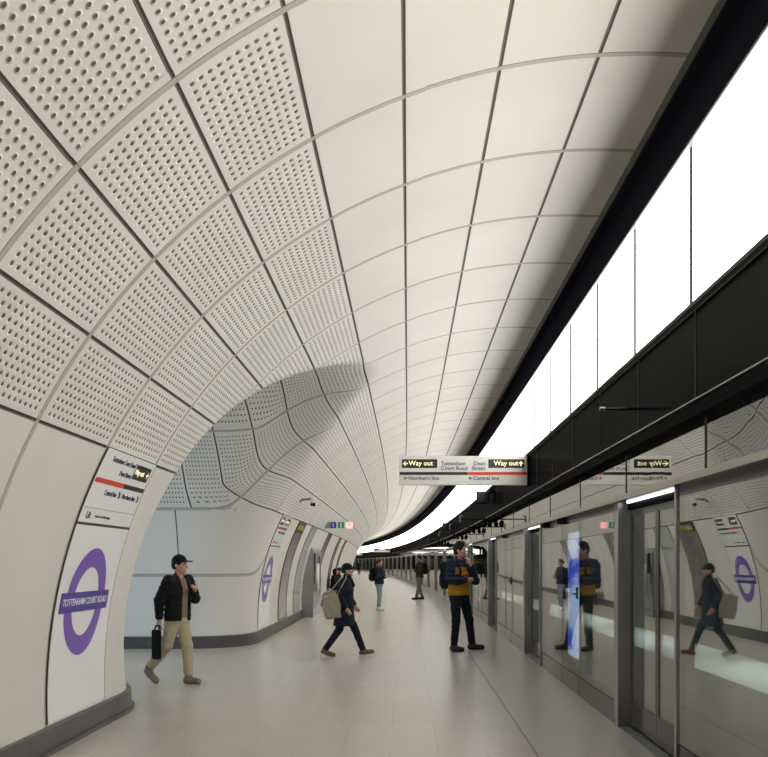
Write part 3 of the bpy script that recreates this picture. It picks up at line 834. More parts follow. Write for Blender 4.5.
# illuminated blade sign on the left wall
def blade():
    z = 27.2; a = warp(-1.58, z); r = empty('pictogram_sign', (a[0], a[1], 2.55), heading(z))
    m_ = MB(); m_.add([(-.83, 0, .0), (-.66, 0, .0), (-.66, 0, .19), (-.72, 0, .19), (-.83, .06, 0), (-.66, .06, 0), (-.66, .06, .19), (-.72, .06, .19)],
                      [(0, 1, 2, 3), (4, 7, 6, 5), (0, 3, 7, 4), (3, 2, 6, 7), (0, 4, 5, 1), (1, 5, 6, 2)]); m_.build('bracket', M['steel_dull'], r)
    m_ = MB(); m_.box((-.66, .0, 0), (0, .06, .19), 0, .004); m_.build('sign_box', M['offwhite'], r)
    spec = ((-.655, srgb(40, 40, 110), 'information_square', .5), (-.43, srgb(30, 92, 66), 'exit_square', .5), (-.19, srgb(240, 150, 150), 'lift_square', .95))
    for x0, c, nm, e in spec:
        m_ = MB(); m_.box((x0, -.006, .005), (x0+.18, .0, .185)); m_.build(nm, emis(nm, c, e), r)
    mb = MB(); vs, fs = text_geo('i', .16, 'CENTER', .02); mb.add([(x-.565, -.008-zz, y+.095) for x, y, zz in vs], fs)
    # walking figure and seated figure pictograms
    mb.tube((-.34, -.010, .145), (-.34, -.007, .145), .016); mb.box((-.352, -.010, .07), (-.328, -.007, .128)); mb.box((-.36, -.010, .03), (-.345, -.007, .075)); mb.box((-.336, -.010, .03), (-.32, -.007, .075))
    mb.box((-.13, -.010, .03), (-.10, -.007, .16)); mb.box((-.10, -.010, .13), (-.06, -.007, .16)); mb.box((-.10, -.010, .08), (-.07, -.007, .11))
    mb.build('pictogram', M['whitetext'], r)
    finish(r, 'small illuminated sign of three square pictograms projecting from the left wall', 'pictogram sign')
blade()

# wall camera on its arm
def cctv_wall():
    r = empty('security_camera', (-2.24, 19.5, 2.87))
    m_ = MB(); m_.tube((-.04, 0, -.005), (.0, 0, 0), .055, .05); m_.tube((0, 0, 0), (.25, -.02, .02), .024, .02); m_.build('arm', M['steel_dull'], r, False)
    m_ = MB(); m_.box((.20, -.16, -.06), (.30, .10, .05), 0, .015, Matrix.Rotation(math.radians(18), 3, 'Z') @ Matrix.Rotation(math.radians(12), 3, 'X')); m_.build('housing', M['offwhite'], r)
    m_ = MB(); m_.box((.205, -.10, -.13), (.285, .04, -.06), 0, .02, Matrix.Rotation(math.radians(18), 3, 'Z')); m_.tube((.27, -.10, -.09), (.285, -.18, -.115), .035, .035); m_.build('lens_unit', M['blackmatt'], r)
    finish(r, 'grey and white security camera on an arm from the left wall', 'security camera')
cctv_wall()

# cameras on black rods under the fascia
def rod_camera(z, lab, length=.62):
    a = warp(1.785, z); r = empty('rod_camera', (a[0], a[1], 2.52), heading(z))
    m_ = MB(); m_.tube((-length, 0, 0), (.0, 0, 0), .014); m_.build('rod', M['blackmatt'], r)
    m_ = MB(); m_.box((-length-.02, -.015, -.07), (-length+.01, .015, .07), 0, .003); m_.box((-length-.02, -.015, .06), (-length+.07, .015, .085), 0, .003); m_.build('end_bracket', M['steel_dark'], r)
    m_ = MB()
    m_.box((-.13, -.13, -.15), (-.04, .09, -.06), 0, .015, Matrix.Rotation(math.radians(-16), 3, 'X')); m_.tube((-.085, -.13, -.12), (-.085, -.2, -.145), .036); m_.box((-.01, -.10, -.16), (.07, .12, -.06), 0, .015, Matrix.Rotation(math.radians(14), 3, 'X'))
    m_.tube((-.085, 0, 0), (-.085, 0, -.1), .014); m_.tube((.0, 0, .0), (.03, 0, -.1), .014)
    m_.build('camera_pair', M['blackmatt'], r)
    finish(r, lab, 'camera', 'cameras on rods below the black fascia')
rod_camera(20.7, 'black camera pair on a rod under the fascia, nearest of those beyond the hanging sign')
rod_camera(25.3, 'black camera pair on a rod under the fascia, second beyond the hanging sign')
rod_camera(32.0, 'black camera pair on a rod under the fascia, third beyond the hanging sign')
rod_camera(42.0, 'black camera pair on a rod under the fascia, fourth beyond the hanging sign')
r = empty('black_rod', (1.80, 7.13, 2.74))
m_ = MB(); m_.tube((-.31, 0, 0), (0, 0, 0), .011); m_.build('rod', M['blackmatt'], r)
m_ = MB(); m_.tube((-.33, 0, 0), (-.29, 0, 0), .016); m_.build('end_cap', M['steel_dark'], r)
finish(r, 'slim black rod projecting from the black fascia above the nearest doorway', 'rod')
def speaker(z, lab):
    a = warp(1.77, z); r = empty('ceiling_monitor', (a[0], a[1], 2.82), heading(z))
    m_ = MB(); m_.box((-.29, -.05, 0), (-.01, .14, .26), 0, .01); m_.build('casing', M['blackmatt'], r)
    m_ = MB(); m_.box((-.27, -.054, .02), (-.03, -.05, .24)); m_.build('screen', M['black'], r)
    m_ = MB(); m_.box((-.05, .02, .22), (.03, .07, .31), 0, .004); m_.build('bracket', M['steel_dark'], r)
    finish(r, lab, 'monitor', 'black monitors fixed to the fascia')
speaker(20.0, 'black box monitor fixed to the fascia just right below the hanging sign')
speaker(36.0, 'small far black monitor fixed to the fascia beyond the rod cameras')
def soffit_box(z, lab):
    a = warp(1.98, z); r = empty('soffit_sensor', (a[0], a[1], 2.055), heading(z))
    m_ = MB(); m_.box((-.05, -.10, 0), (.03, .10, .07), 0, .01); m_.build('housing', M['blackmatt'], r)
    m_ = MB(); m_.tube((-.01, -.10, .035), (-.01, -.125, .03), .024); m_.build('lens', M['black'], r)
    finish(r, lab, 'sensor', 'black sensors under the screen canopy')
soffit_box(11.95, 'black sensor box under the canopy above the glowing advert door')
soffit_box(13.3, 'black sensor box under the canopy just before the second doorway')
soffit_box(19.0, 'black sensor box under the canopy beyond the second doorway')

# lamp in the cross passage, out of sight round its corner
ld = bpy.data.lights.new('passage_lamp', 'AREA'); ld.shape = 'RECTANGLE'; ld.size = 3.0; ld.size_y = 2.0; ld.energy = PASSAGE_W; ld.color = (.44, .67, 1.0)
lo = bpy.data.objects.new('passage_lamp', ld); COL.objects.link(lo); lo.location = (-7.6, 13.2, 3.4)
lo.rotation_euler = (Vector((-3.5, 15.0, .8))-Vector(lo.location)).to_track_quat('-Z', 'Y').to_euler()
ld = bpy.data.lights.new('passage_fill', 'AREA'); ld.shape = 'RECTANGLE'; ld.size = 2.0; ld.size_y = 1.0; ld.energy = 9.0; ld.color = (.85, .92, 1.0)  # unseen fill light added to lighten the shaded passage crown
lo = bpy.data.objects.new('passage_fill', ld); COL.objects.link(lo); lo.location = (-7.0, 13.0, 2.2)
lo.rotation_euler = (Vector((-.8, 14.2, 4.3))-Vector(lo.location)).to_track_quat('-Z', 'Y').to_euler()

rad_ = math.radians
for k in range(7):
    ld = bpy.data.lights.new('walkway_fill', 'AREA'); ld.shape = 'RECTANGLE'; ld.size = .15; ld.size_y = 6.0; ld.energy = 30; ld.spread = rad_(70); ld.color = (.92, 1.0, .97)  # unseen downlights added to brighten the walkway behind the glass
    lo = bpy.data.objects.new('walkway_fill', ld); COL.objects.link(lo); a = warp(4.95, 5+7*k); lo.location = (a[0], a[1], 2.3)
#PEOPLE
# ------------------------------------------------------------------ people and what they carry
class Field:
    """signed-distance modelling on a grid, meshed with surface nets"""
    def __init__(s, lo, hi, h):
        s.lo = np.array(lo, float); s.h = h
        s.n = np.ceil((np.array(hi)-s.lo)/h).astype(int)+1
        s.D = np.full(s.n, .5, dtype=np.float32)
    def sub(s, lo, hi):
        a = np.maximum(np.floor((np.array(lo)-s.lo)/s.h).astype(int), 0); b = np.minimum(np.ceil((np.array(hi)-s.lo)/s.h).astype(int)+1, s.n)
        if (b <= a).any(): return None
        g = np.meshgrid(*[s.lo[i]+s.h*np.arange(a[i], b[i]) for i in range(3)], indexing='ij')
        return tuple(slice(a[i], b[i]) for i in range(3)), g
    def put(s, lo, hi, fn, op, k):
        r = s.sub(np.array(lo)-.06-k, np.array(hi)+.06+k)
        if r is None: return
        sl, g = r; d = fn(*g).astype(np.float32); D = s.D[sl]
        if op == 'u':
            hh = np.maximum(k-np.abs(D-d), 0); s.D[sl] = np.minimum(D, d)-(hh*hh/(4*k) if k > 0 else 0)
        elif op == 's':
            hh = np.maximum(k-np.abs(D+d), 0); s.D[sl] = np.maximum(D, -d)+(hh*hh/(4*k) if k > 0 else 0)
    def cone(s, a, b, ra, rb, k=.02, op='u', flat=1.0, ax=(1, 0, 0)):
        a, b = np.array(a, float), np.array(b, float); R = max(ra, rb)*max(flat, 1)
        ax = np.array(ax, float)
        def fn(x, y, z):
            px, py, pz = x-a[0], y-a[1], z-a[2]; v = b-a
            if flat != 1.0:
                q = (px*ax[0]+py*ax[1]+pz*ax[2])*(1-1/flat); px, py, pz = px-q*ax[0], py-q*ax[1], pz-q*ax[2]
                v = v-ax*(v@ax)*(1-1/flat)
            t = np.clip((px*v[0]+py*v[1]+pz*v[2])/max(v@v, 1e-9), 0, 1)
            return np.sqrt((px-t*v[0])**2+(py-t*v[1])**2+(pz-t*v[2])**2)-(ra+(rb-ra)*t)
        s.put(np.minimum(a, b)-R, np.maximum(a, b)+R, fn, op, k)
    def ell(s, c, r, k=.02, op='u', yaw=0.0):
        c, r = np.array(c, float), np.array(r, float); ca, sa = math.cos(yaw), math.sin(yaw); R = max(r)
        def fn(x, y, z):
            dx, dy, dz = x-c[0], y-c[1], z-c[2]; u, v = dx*ca+dy*sa, -dx*sa+dy*ca
            q = np.sqrt((u/r[0])**2+(v/r[1])**2+(dz/r[2])**2); g = np.sqrt((u/r[0]**2)**2+(v/r[1]**2)**2+(dz/r[2]**2)**2)
            return q*(q-1)/np.maximum(g, 1e-6)
        s.put(c-R, c+R, fn, op, k)
    def box(s, c, hs, rad, k=.01, op='u', yaw=0.0, pitch=0.0):
        c, hs = np.array(c, float), np.array(hs, float); ca, sa = math.cos(yaw), math.sin(yaw); cp, sp = math.cos(pitch), math.sin(pitch); R = np.linalg.norm(hs)
        def fn(x, y, z):
            dx, dy, dz = x-c[0], y-c[1], z-c[2]; u, v = dx*ca+dy*sa, -dx*sa+dy*ca
            v, dz = v*cp+dz*sp, -v*sp+dz*cp
            qx, qy, qz = np.abs(u)-hs[0]+rad, np.abs(v)-hs[1]+rad, np.abs(dz)-hs[2]+rad
            return np.sqrt(np.maximum(qx, 0)**2+np.maximum(qy, 0)**2+np.maximum(qz, 0)**2)+np.minimum(np.maximum(qx, np.maximum(qy, qz)), 0)-rad
        s.put(c-R, c+R, fn, op, k)
    def cut(s, fn):       # keep where fn(x,y,z) < 0
        g = np.meshgrid(*[s.lo[i]+s.h*np.arange(s.n[i]) for i in range(3)], indexing='ij', sparse=True)
        s.D = np.maximum(s.D, fn(*g)).astype(np.float32)
    def wave(s, fn):
        g = np.meshgrid(*[s.lo[i]+s.h*np.arange(s.n[i]) for i in range(3)], indexing='ij', sparse=True)
        s.D = (s.D+fn(*g)).astype(np.float32)
    def mesh(s, name, mats, parent, scale=1.0, pick=None):
        P, Q = surface_nets(s.D, s.lo, s.h)
        mi = pick(P[Q].mean(1)) if pick else None
        return mesh_obj(name, P*scale, Q, mats, parent, True, mi)

def cloth(name, r, g, b, rough=.8): return mat('cloth_'+name, srgb(r, g, b), rough, spec=.25, bump=.15, nscale=60)
SKIN = mat('skin', srgb(196, 146, 122), .5); EYE = mat('eye', srgb(36, 26, 22), .3)

def make_person(label, x, z, rz, H, p, wear, h=.008, zz=0.0):
    """p: joints of a 1.75 m figure facing +y with its own right at +x"""
    sc = H/1.75; a = warp(x, z)
    root = empty('person', (a[0], a[1], zz), rz+heading(z))
    P = dict(pelvis=(0, 0, .95), chest=(0, 0, 1.27), neck=(0, .0, 1.46), yaw=0.0, head=(0, .02, 1.63),
             sR=(.185, 0, 1.42), sL=(-.185, 0, 1.42), eR=(.24, -.02, 1.14), eL=(-.24, -.02, 1.14), wR=(.24, .06, .90), wL=(-.24, .06, .90),
             hR=(.09, 0, .92), hL=(-.09, 0, .92), kR=(.10, .02, .50), kL=(-.10, .02, .50), aR=(.11, -.02, .085), aL=(-.11, -.02, .085), tR=(.12, 1, 0), tL=(-.12, 1, 0),
             fR=0.0, fL=0.0)
    P.update(p); P = {k: (np.array(v, float) if isinstance(v, tuple) else v) for k, v in P.items()}
    pts = np.array([v for k, v in P.items() if isinstance(v, np.ndarray) and k not in ('tR', 'tL')])
    lo, hi = pts.min(0)-.30, pts.max(0)+.24; lo[2] = min(lo[2], -.02); lo[2] = max(lo[2], -.03)
    hd = P['head']; yaw = P['yaw']; cy, sy = math.cos(yaw), math.sin(yaw)
    def hp(dx, dy, dz): return (hd[0]+dx*cy-dy*sy, hd[1]+dx*sy+dy*cy, hd[2]+dz)
    # ---- body
    B = Field(lo, hi, h)
    B.cone(P['pelvis'], P['chest'], .095, .100, .05, flat=1.3); B.cone(P['chest'], (P['sR']+P['sL'])/2-[0, 0, .04], .098, .075, .05, flat=1.45)
    B.cone(P['neck']-[0, .01, .05], (np.array(hp(0, -.02, -.06))), .058, .052, .03)
    for s in 'RL':
        B.cone(P['s'+s], P['e'+s], .052, .040, .03); B.cone(P['e'+s], P['w'+s], .040, .027, .01)
        B.cone(P['h'+s], P['k'+s], .080, .056, .04); B.cone(P['k'+s], P['a'+s], .055, .038, .02)
        t = P['t'+s]; t = t/np.linalg.norm(t)
        tt = t*math.cos(P['f'+s])-np.array([0, 0, 1.0])*math.sin(P['f'+s])
        B.cone(P['a'+s]-[0, 0, .025], P['a'+s]+tt*.12-[0, 0, .045], .030, .022, .02)
        # hand: palm, four unequal curled fingers and a thumb off its side
        w_ = P['w'+s]; d = w_-P['e'+s]; d = d/np.linalg.norm(d)
        if 'hd'+s in P: d = P['hd'+s]/np.linalg.norm(P['hd'+s])
        inn = np.array([-1.0, 0, 0]) if s == 'R' else np.array([1.0, 0, 0])
        if 'pn'+s in P: inn = P['pn'+s]
        inn = inn-d*(inn@d); inn = inn/max(np.linalg.norm(inn), 1e-6)      # palm normal
        side = np.cross(d, inn); side = side*(1 if s == 'L' else -1)       # towards the thumb
        B.cone(w_, w_+d*.075, .026, .030, .012, flat=1.0); 
        for q in (-1, 0, 1): B.cone(w_+d*.02+side*.012*q, w_+d*.082+side*.021*q, .016, .014, .012)
        for q, L in zip((1.5, .5, -.5, -1.5), (.066, .074, .069, .054)):
            r0 = w_+d*.085+side*.019*q; m1 = r0+d*L*.5+inn*.012; m2 = m1+d*L*.32+inn*L*.45
            B.cone(r0-d*.02, m1, .0095, .0088, .004); B.cone(m1, m2, .0088, .0075, .002)
        r0 = w_+d*.025+side*.022; m1 = r0+d*.035+side*.028+inn*.012; m2 = m1+d*.032+inn*.014
        B.cone(r0, m1, .013, .0105, .008); B.cone(m1, m2, .0105, .0085, .002)
    # head with brow, nose, lips, chin and ears
    B.ell(hp(0, -.012, .028), (.075, .094, .092), .03, yaw=yaw); B.ell(hp(0, .020, -.045), (.057, .068, .072), .04, yaw=yaw)
    B.cone(hp(0, .083, .012), hp(0, .108, -.028), .009, .0145, .012); B.ell(hp(0, .074, .022), (.05, .016, .012), .012, yaw=yaw)
    B.ell(hp(0, .080, -.064), (.024, .013, .009), .006, yaw=yaw); B.ell(hp(0, .072, -.098), (.022, .018, .018), .015, yaw=yaw)
    for q in (-1, 1):
        B.ell(hp(.030*q, .092, .004), (.016, .014, .010), .008, 's', yaw); B.ell(hp(.076*q, -.012, -.012), (.011, .021, .032), .006, yaw=yaw)
        B.ell(hp(.038*q, .062, -.03), (.022, .022, .022), .02, yaw=yaw)
    body = B.mesh('body', SKIN, root, sc)
    for q in (-1, 1):
        F_ = Field(np.array(hp(.030*q, .076, .004))-.02, np.array(hp(.030*q, .076, .004))+.02, .003); F_.ell(hp(.030*q, .078, .004), (.011, .009, .0075), 0, yaw=yaw); F_.mesh('eye', EYE, body, sc)
    # ---- trousers
    T = Field(lo, hi, h*1.15); lw = wear.get('leg', 1.0)
    T.cone(P['pelvis']+[0, 0, .06], (P['hR']+P['hL'])/2+[0, -.01, -.02], .128, .130, .03, flat=1.28)
    for s in 'RL':
        T.cone(P['h'+s], P['k'+s], .100*lw, .074*lw, .05); T.cone(P['k'+s], P['a'+s]+(P['a'+s]-P['k'+s])*.02, .073*lw, .060*lw, .02)
    T.wave(lambda x, y, z: .0035*np.sin(z*46+9*x)*np.sin(y*30+z*17))
    for s in 'RL':
        d = P['a'+s]-P['k'+s]; d = d/np.linalg.norm(d); c = P['a'+s]-d*wear.get('crop', .012); other = P['a'+('L' if s == 'R' else 'R')]
        def fn(x, y, z, d=d, c=c, kk=P['k'+s]):
            q = (x-c[0])*d[0]+(y-c[1])*d[1]+(z-c[2])*d[2]
            near = np.sqrt((x-c[0])**2+(y-c[1])**2+(z-c[2])**2)-.16
            return np.where(near < 0, q, -1)
        T.cut(fn)
    T.mesh('trousers', wear['trousers'], root, sc)
    # ---- shoes
    for s in 'RL':
        S_ = Field(P['a'+s]-.28, P['a'+s]+.28, h); t = P['t'+s]; t = t/np.linalg.norm(t); A_ = P['a'+s]; up = np.array([0, 0, 1.0])
        lift = P['f'+s]; tt = t*math.cos(lift)-up*math.sin(lift); base = A_-[0, 0, .085]
        heel = A_-t*.035-up*.040; toe = A_+tt*.165-up*.047
        lat = np.cross(t, up)
        S_.cone(heel, toe, .046, .036, .03); S_.cone(heel+tt*.06, toe, .044, .038, .03, flat=1.15, ax=lat); S_.cone(A_+up*.02, A_-up*.02, .050, .05, .03)
        n = np.cross(lat, tt); n = n*(1 if n[2] > 0 else -1); c = heel-up*.045 if lift == 0 else (heel+toe)/2-n*.043
        S_.cut(lambda x, y, z: -((x-c[0])*n[0]+(y-c[1])*n[1]+(z-c[2])*n[2])); tp = A_[2]+.045
        S_.cut(lambda x, y, z: z-tp+0*x)
        cs = c+n*.017
        S_.mesh('shoe', [wear['shoes'], wear.get('sole', wear['shoes'])], root, sc, pick=lambda C: ((C-cs)@n < 0).astype(np.int32))
    # ---- jacket
    J = Field(lo, hi, h*1.1); g = wear.get('bulk', .02); hem = wear.get('hem', .88)
    mid = (P['sR']+P['sL'])/2
    J.cone(P['chest'], mid-[0, 0, .05], .125+g, .100+g, .05, flat=1.38); J.cone(P['chest'], (P['pelvis'][0], P['pelvis'][1], max(hem-.04, .5)), .125+g, .125+g+wear.get('flare', .008), .04, flat=1.28)
    for s in 'RL':
        J.cone(P['s'+s]-[0, 0, .01], P['e'+s], .062+g*.8, .052+g*.7, .04); J.cone(P['e'+s], P['w'+s]-(P['w'+s]-P['e'+s])*.02, .053+g*.7, .040+g*.35, .012)
    J.cone(P['neck']-[0, .005, .03], P['neck']+[0, .008, wear.get('collar', .02)], .078, .070, .03)
    r_ = wear.get('ripple', 0)
    if r_: J.wave(lambda x, y, z: -r_*np.abs(np.sin(z*math.pi/.075))+r_*.5+0*x)
    else: J.wave(lambda x, y, z: .004*np.sin(z*33+12*x)*np.sin(y*25+z*13+x*9))
    hz = hem
    J.cut(lambda x, y, z: np.where(np.sqrt(x**2+y**2) < .45, hz-z, -1)+0*x if not wear.get('armsbelow') else np.where(np.abs(x) < .19, hz-z, -1)+0*y)
    for s in 'RL':
        d = P['w'+s]-P['e'+s]; d = d/np.linalg.norm(d); c = P['w'+s]-d*.005
        def fn(x, y, z, d=d, c=c):
            q = (x-c[0])*d[0]+(y-c[1])*d[1]+(z-c[2])*d[2]
            return np.where(np.sqrt((x-c[0])**2+(y-c[1])**2+(z-c[2])**2) < .075, q, -1)
        if wear.get('cuffcut', True): J.cut(fn)
    if wear.get('open'):
        J.box((0, .20, 1.17), (wear['open'], .16, .36), .02, .02, 's')
    J.cone(P['neck']+[0, .03, .02], P['neck']+[0, .06, .12], .055, .075, .01, 's')
    pick = wear.get('pick'); mats = wear['jacket'] if isinstance(wear['jacket'], list) else [wear['jacket']]
    J.mesh('jacket', mats, root, sc, pick)
    if wear.get('shirt'):
        S_ = Field(lo, hi, h*1.1); S_.cone(P['chest'], mid-[0, 0, .04], .125, .098, .05, flat=1.33); S_.cone(P['chest'], (P['pelvis'][0], P['pelvis'][1], .9), .125, .132, .04, flat=1.25)
        S_.cone(P['neck']-[0, .005, .02], P['neck']+[0, .008, .02], .066, .062, .02); S_.cut(lambda x, y, z: .90-z+0*x+0*y)
        S_.cone(P['neck']+[0, .03, .02], P['neck']+[0, .06, .12], .045, .07, .01, 's')
        S_.mesh('shirt', wear['shirt'], root, sc)
    if wear.get('scarf'):
        S_ = Field(P['neck']-.2, P['neck']+.2, h); S_.cone(P['neck']-[0, -.01, .015], P['neck']+[0, .015, .045], .085, .08, .02); S_.cone(P['neck']+[0, .08, -.02], P['neck']+[.03, .13, -.12], .04, .035, .02)
        S_.mesh('scarf', wear['scarf'], root, sc)
    # ---- hair and headwear
    Hf = Field(hd-.30, hd+.26, h*.9)
    style = wear.get('hair', 'short')
    Hf.ell(hp(0, -.018, .036), (.084, .100, .098 if style != 'tousled' else .108), .02, yaw=yaw); Hf.ell(hp(0, -.045, -.01), (.078, .074, .08), .03, yaw=yaw)
    if style == 'tousled':
        for q in range(9): Hf.ell(hp(-.055+.0138*q, .02+.02*math.sin(q*2.1), .118+.012*math.cos(q*3.3)), (.026, .034, .024), .015, yaw=yaw)
    if style == 'long':
        for q in (-1, 1): Hf.cone(hp(.062*q, -.01, .0), hp(.075*q, .02, -.19), .034, .03, .03)
        Hf.cone(hp(0, -.07, .02), hp(0, -.075, -.20), .07, .055, .04, flat=1.3)
    if style == 'tied': Hf.ell(hp(0, -.125, .02), (.04, .045, .045), .02, yaw=yaw)
    Hf.ell(hp(0, .105, -.035), (.068, .088, .105), .015, 's', yaw)
    if style == 'short': Hf.cut(lambda x, y, z: hd[2]-.062-z+0*x+0*y)
    Hf.mesh('hair', wear['haircol'], root, sc)
    if wear.get('hat'):
        kind, hm = wear['hat']; Hh = Field(hd-.24, hd+.26, h*.9)
        Hh.ell(hp(0, -.014, .038), (.090, .110, .105) if kind != 'beanie' else (.088, .108, .100), .02, yaw=yaw); zc = hd[2]+(.040 if kind == 'cap' else .022)
        Hh.cut(lambda x, y, z: zc-z+0*x+0*y)
        if kind == 'cap': Hh.ell(hp(0, .115, .046), (.070, .085, .010), .01, yaw=yaw)
        if kind == 'beanie': Hh.ell(hp(0, .045, .030), (.070, .072, .020), .02, yaw=yaw)
        if kind == 'beanie': Hh.cut(lambda x, y, z: zc-.012-z+0*x+0*y)
        Hh.mesh('cap' if kind == 'cap' else 'beanie', hm, root, sc)
    finish(root, label, 'person', 'people on the platform')
    return root, sc, P

def attach_thing(name, root, label, cat, sc):
    """a carried thing stands at its own origin, placed with the carrier's position and heading"""
    o = empty(name, root.location[:], root.rotation_euler[2]); finish(o, label, cat); return o
def backpack(root, sc, mt, label, y=-.235, chest_z=1.22):
    o = attach_thing('backpack', root, label, 'backpack', sc)
    f = Field((-.25, -.45, .8), (.25, .05, 1.6), .009); f.box((0, y, chest_z), (.145, .085, .225), .07); f.mesh('bag_body', mt, o, sc)
    f = Field((-.25, -.5, .8), (.25, .05, 1.6), .009); f.box((0, y-.08, chest_z-.08), (.11, .035, .10), .03); f.mesh('front_pocket', mt, o, sc)
    for q in (-1, 1):
        f = Field((-.3, -.4, .85), (.3, .35, 1.65), .009)
        pts = [(.10*q, y+.05, chest_z+.19), (.115*q, -.03, 1.487), (.12*q, .07, 1.45), (.13*q, .158, 1.30), (.15*q, .13, 1.15), (.15*q, 0.02-.1, 1.06)]
        for a_, b_ in zip(pts[:-1], pts[1:]): f.cone(a_, b_, .014, .014, .004, flat=1.6)
        f.mesh('shoulder_strap', mt, o, sc)
    return o

navy = cloth('navy', 34, 40, 62); mustard = cloth('mustard', 172, 124, 34); darknavy = cloth('dark_navy', 24, 27, 40); black = cloth('black', 17, 17, 19)
hairb = mat('hair_dark_brown', srgb(36, 27, 22), .6, spec=.2, bump=.4, nscale=90); hairr = mat('hair_brown', srgb(84, 50, 34), .6, spec=.2, bump=.4, nscale=90); hairk = mat('hair_black', srgb(20, 18, 18), .6, spec=.2, bump=.4, nscale=90)
blackshoe = mat('shoe_black', srgb(26, 25, 26), .4); cream = cloth('cream', 205, 190, 160)
denim = cloth('light_denim', 150, 166, 184); greyc = cloth('grey', 122, 120, 118); olive = cloth('olive', 48, 50, 42); beige = cloth('beige', 182, 168, 142); khaki = cloth('khaki', 128, 114, 92)
brownshoe = mat('shoe_brown', srgb(112, 74, 50), .7); soleW = mat('sole_pale', srgb(196, 188, 176), .6); greyshoe = mat('shoe_grey', srgb(124, 116, 100), .7); whiteshoe = mat('shoe_white', srgb(216, 212, 204), .5)
totec = cloth('tote_canvas', 156, 145, 124); coatnavy = cloth('coat_navy', 24, 27, 44)
rad = math.radians
# man in the mustard jacket: colour-blocked, navy yoke and sleeves over a mustard body
ARMS1 = [((.185, 0, 1.42), (.27, .03, 1.15)), ((.27, .03, 1.15), (.05, .235, 1.15)), ((-.185, 0, 1.42), (-.255, .13, 1.13)), ((-.255, .13, 1.13), (-.06, .20, 1.385))]
def pick_yoke(C):
    arm = np.full(len(C), 9.0)
    for a_, b_ in ARMS1:
        a_, b_ = np.array(a_), np.array(b_); v = b_-a_; t = np.clip(((C-a_)@v)/(v@v), 0, 1)
        arm = np.minimum(arm, np.linalg.norm(C-a_-t[:, None]*v, axis=1))
    yoke = 1.30+.05*(C[:, 1] > 0)
    return ((arm > .086) & (C[:, 2] < yoke)).astype(np.int32)
r1, sc1, P1_ = make_person('man in navy and mustard jacket standing with arms folded by the glass doors', .90, 16.42, rad(-135), 1.91,
    dict(yaw=rad(22), head=(0, .03, 1.63), eR=(.27, .03, 1.15), wR=(.05, .235, 1.15), hdR=(-1, .1, .05), pnR=(0, -1, 0), eL=(-.255, .13, 1.13), wL=(-.06, .20, 1.385), hdL=(.35, -.15, 1), pnL=(.2, -1, 0),
         hR=(.09, 0, .92), kR=(.10, .03, .50), aR=(.10, -.02, .085), kL=(-.19, .05, .50), aL=(-.30, .02, .085), tR=(.0, 1, 0), tL=(-.75, .65, 0)),
    dict(jacket=[navy, mustard], pick=pick_yoke, hem=.90, bulk=.024, ripple=.010, collar=.035, trousers=darknavy, shoes=blackshoe, hair='tousled', haircol=hairb, shirt=cream, leg=.95), h=.007)
backpack(r1, sc1, black, 'black backpack worn by the man in the mustard jacket')
r2, sc2, _ = make_person('woman in dark puffer jacket and pale jeans standing in mid platform', -.86, 30.0, rad(-102), 1.66,
    dict(yaw=rad(-14), eR=(.25, .0, 1.15), wR=(.05, .23, 1.19), hdR=(-1, .3, .1), pnR=(0, -1, 0), eL=(-.25, .0, 1.14), wL=(-.02, .24, 1.14), hdL=(1, .2, .2), pnL=(0, -1, 0), kR=(.075, .03, .5), aR=(.07, .0, .085), kL=(-.075, .0, .5), aL=(-.08, -.05, .085)),
    dict(jacket=navy, hem=.90, bulk=.026, ripple=.010, collar=.03, trousers=denim, shoes=whiteshoe, hair='tied', haircol=hairr, leg=.98, crop=.05), h=.009)
backpack(r2, sc2, black, 'black backpack worn by the woman in pale jeans')
r3, sc3, _ = make_person('man in dark olive jacket and grey trousers facing left, far along the platform', .69, 38.9, rad(104), 1.84,
    dict(yaw=rad(6), eR=(.26, .05, 1.16), wR=(.12, .23, 1.16), eL=(-.26, .05, 1.16), wL=(-.10, .24, 1.14), kR=(.10, .0, .5), aR=(.13, -.16, .085), kL=(-.1, .06, .5), aL=(-.12, .16, .085)),
    dict(jacket=olive, hem=.88, bulk=.024, collar=.03, trousers=greyc, shoes=blackshoe, hair='short', haircol=hairk, leg=1.05), h=.009)
backpack(r3, sc3, black, 'black backpack worn by the man in grey trousers')
# man striding across in a long dark coat
r4, sc4, _ = make_person('man in long dark navy coat and dark cap striding across the platform', -1.07, 15.5, rad(-90), 1.56,
    dict(pelvis=(0, .0, .92), chest=(0, .03, 1.25), neck=(0, .05, 1.44), head=(0, .075, 1.605), sR=(.18, .03, 1.40), sL=(-.18, .03, 1.40), yaw=rad(-4), eR=(.25, -.07, 1.13), wR=(.23, .07, .90), eL=(-.25, .05, 1.13), wL=(-.22, .20, .93), pnL=(1, 0, 0),
         hR=(.085, 0, .90), hL=(-.085, 0, .90), kR=(.09, -.08, .50), aR=(.09, -.345, .125), tR=(0, 1, 0), fR=.30, kL=(-.09, .20, .51), aL=(-.09, .36, .095), tL=(0, 1, 0), fL=-.15),
    dict(jacket=coatnavy, hem=.57, bulk=.024, flare=.055, collar=.05, trousers=darknavy, shoes=brownshoe, sole=soleW, hair='short', haircol=hairk, hat=('beanie', black), scarf=black, leg=.98), h=.008)
t_ = attach_thing('tote_bag', r4, 'beige canvas tote bag hanging at the back of the striding man', 'bag', sc4)
f = Field((-.1, -.6, .6), (.55, .2, 1.6), .009); f.box((.30, -.20, .94), (.055, .155, .23), .05, pitch=.14); f.wave(lambda x, y, z: .010*np.sin(z*22+y*15)*np.sin(y*19+z*6)); f.mesh('bag_body', totec, t_, sc4)
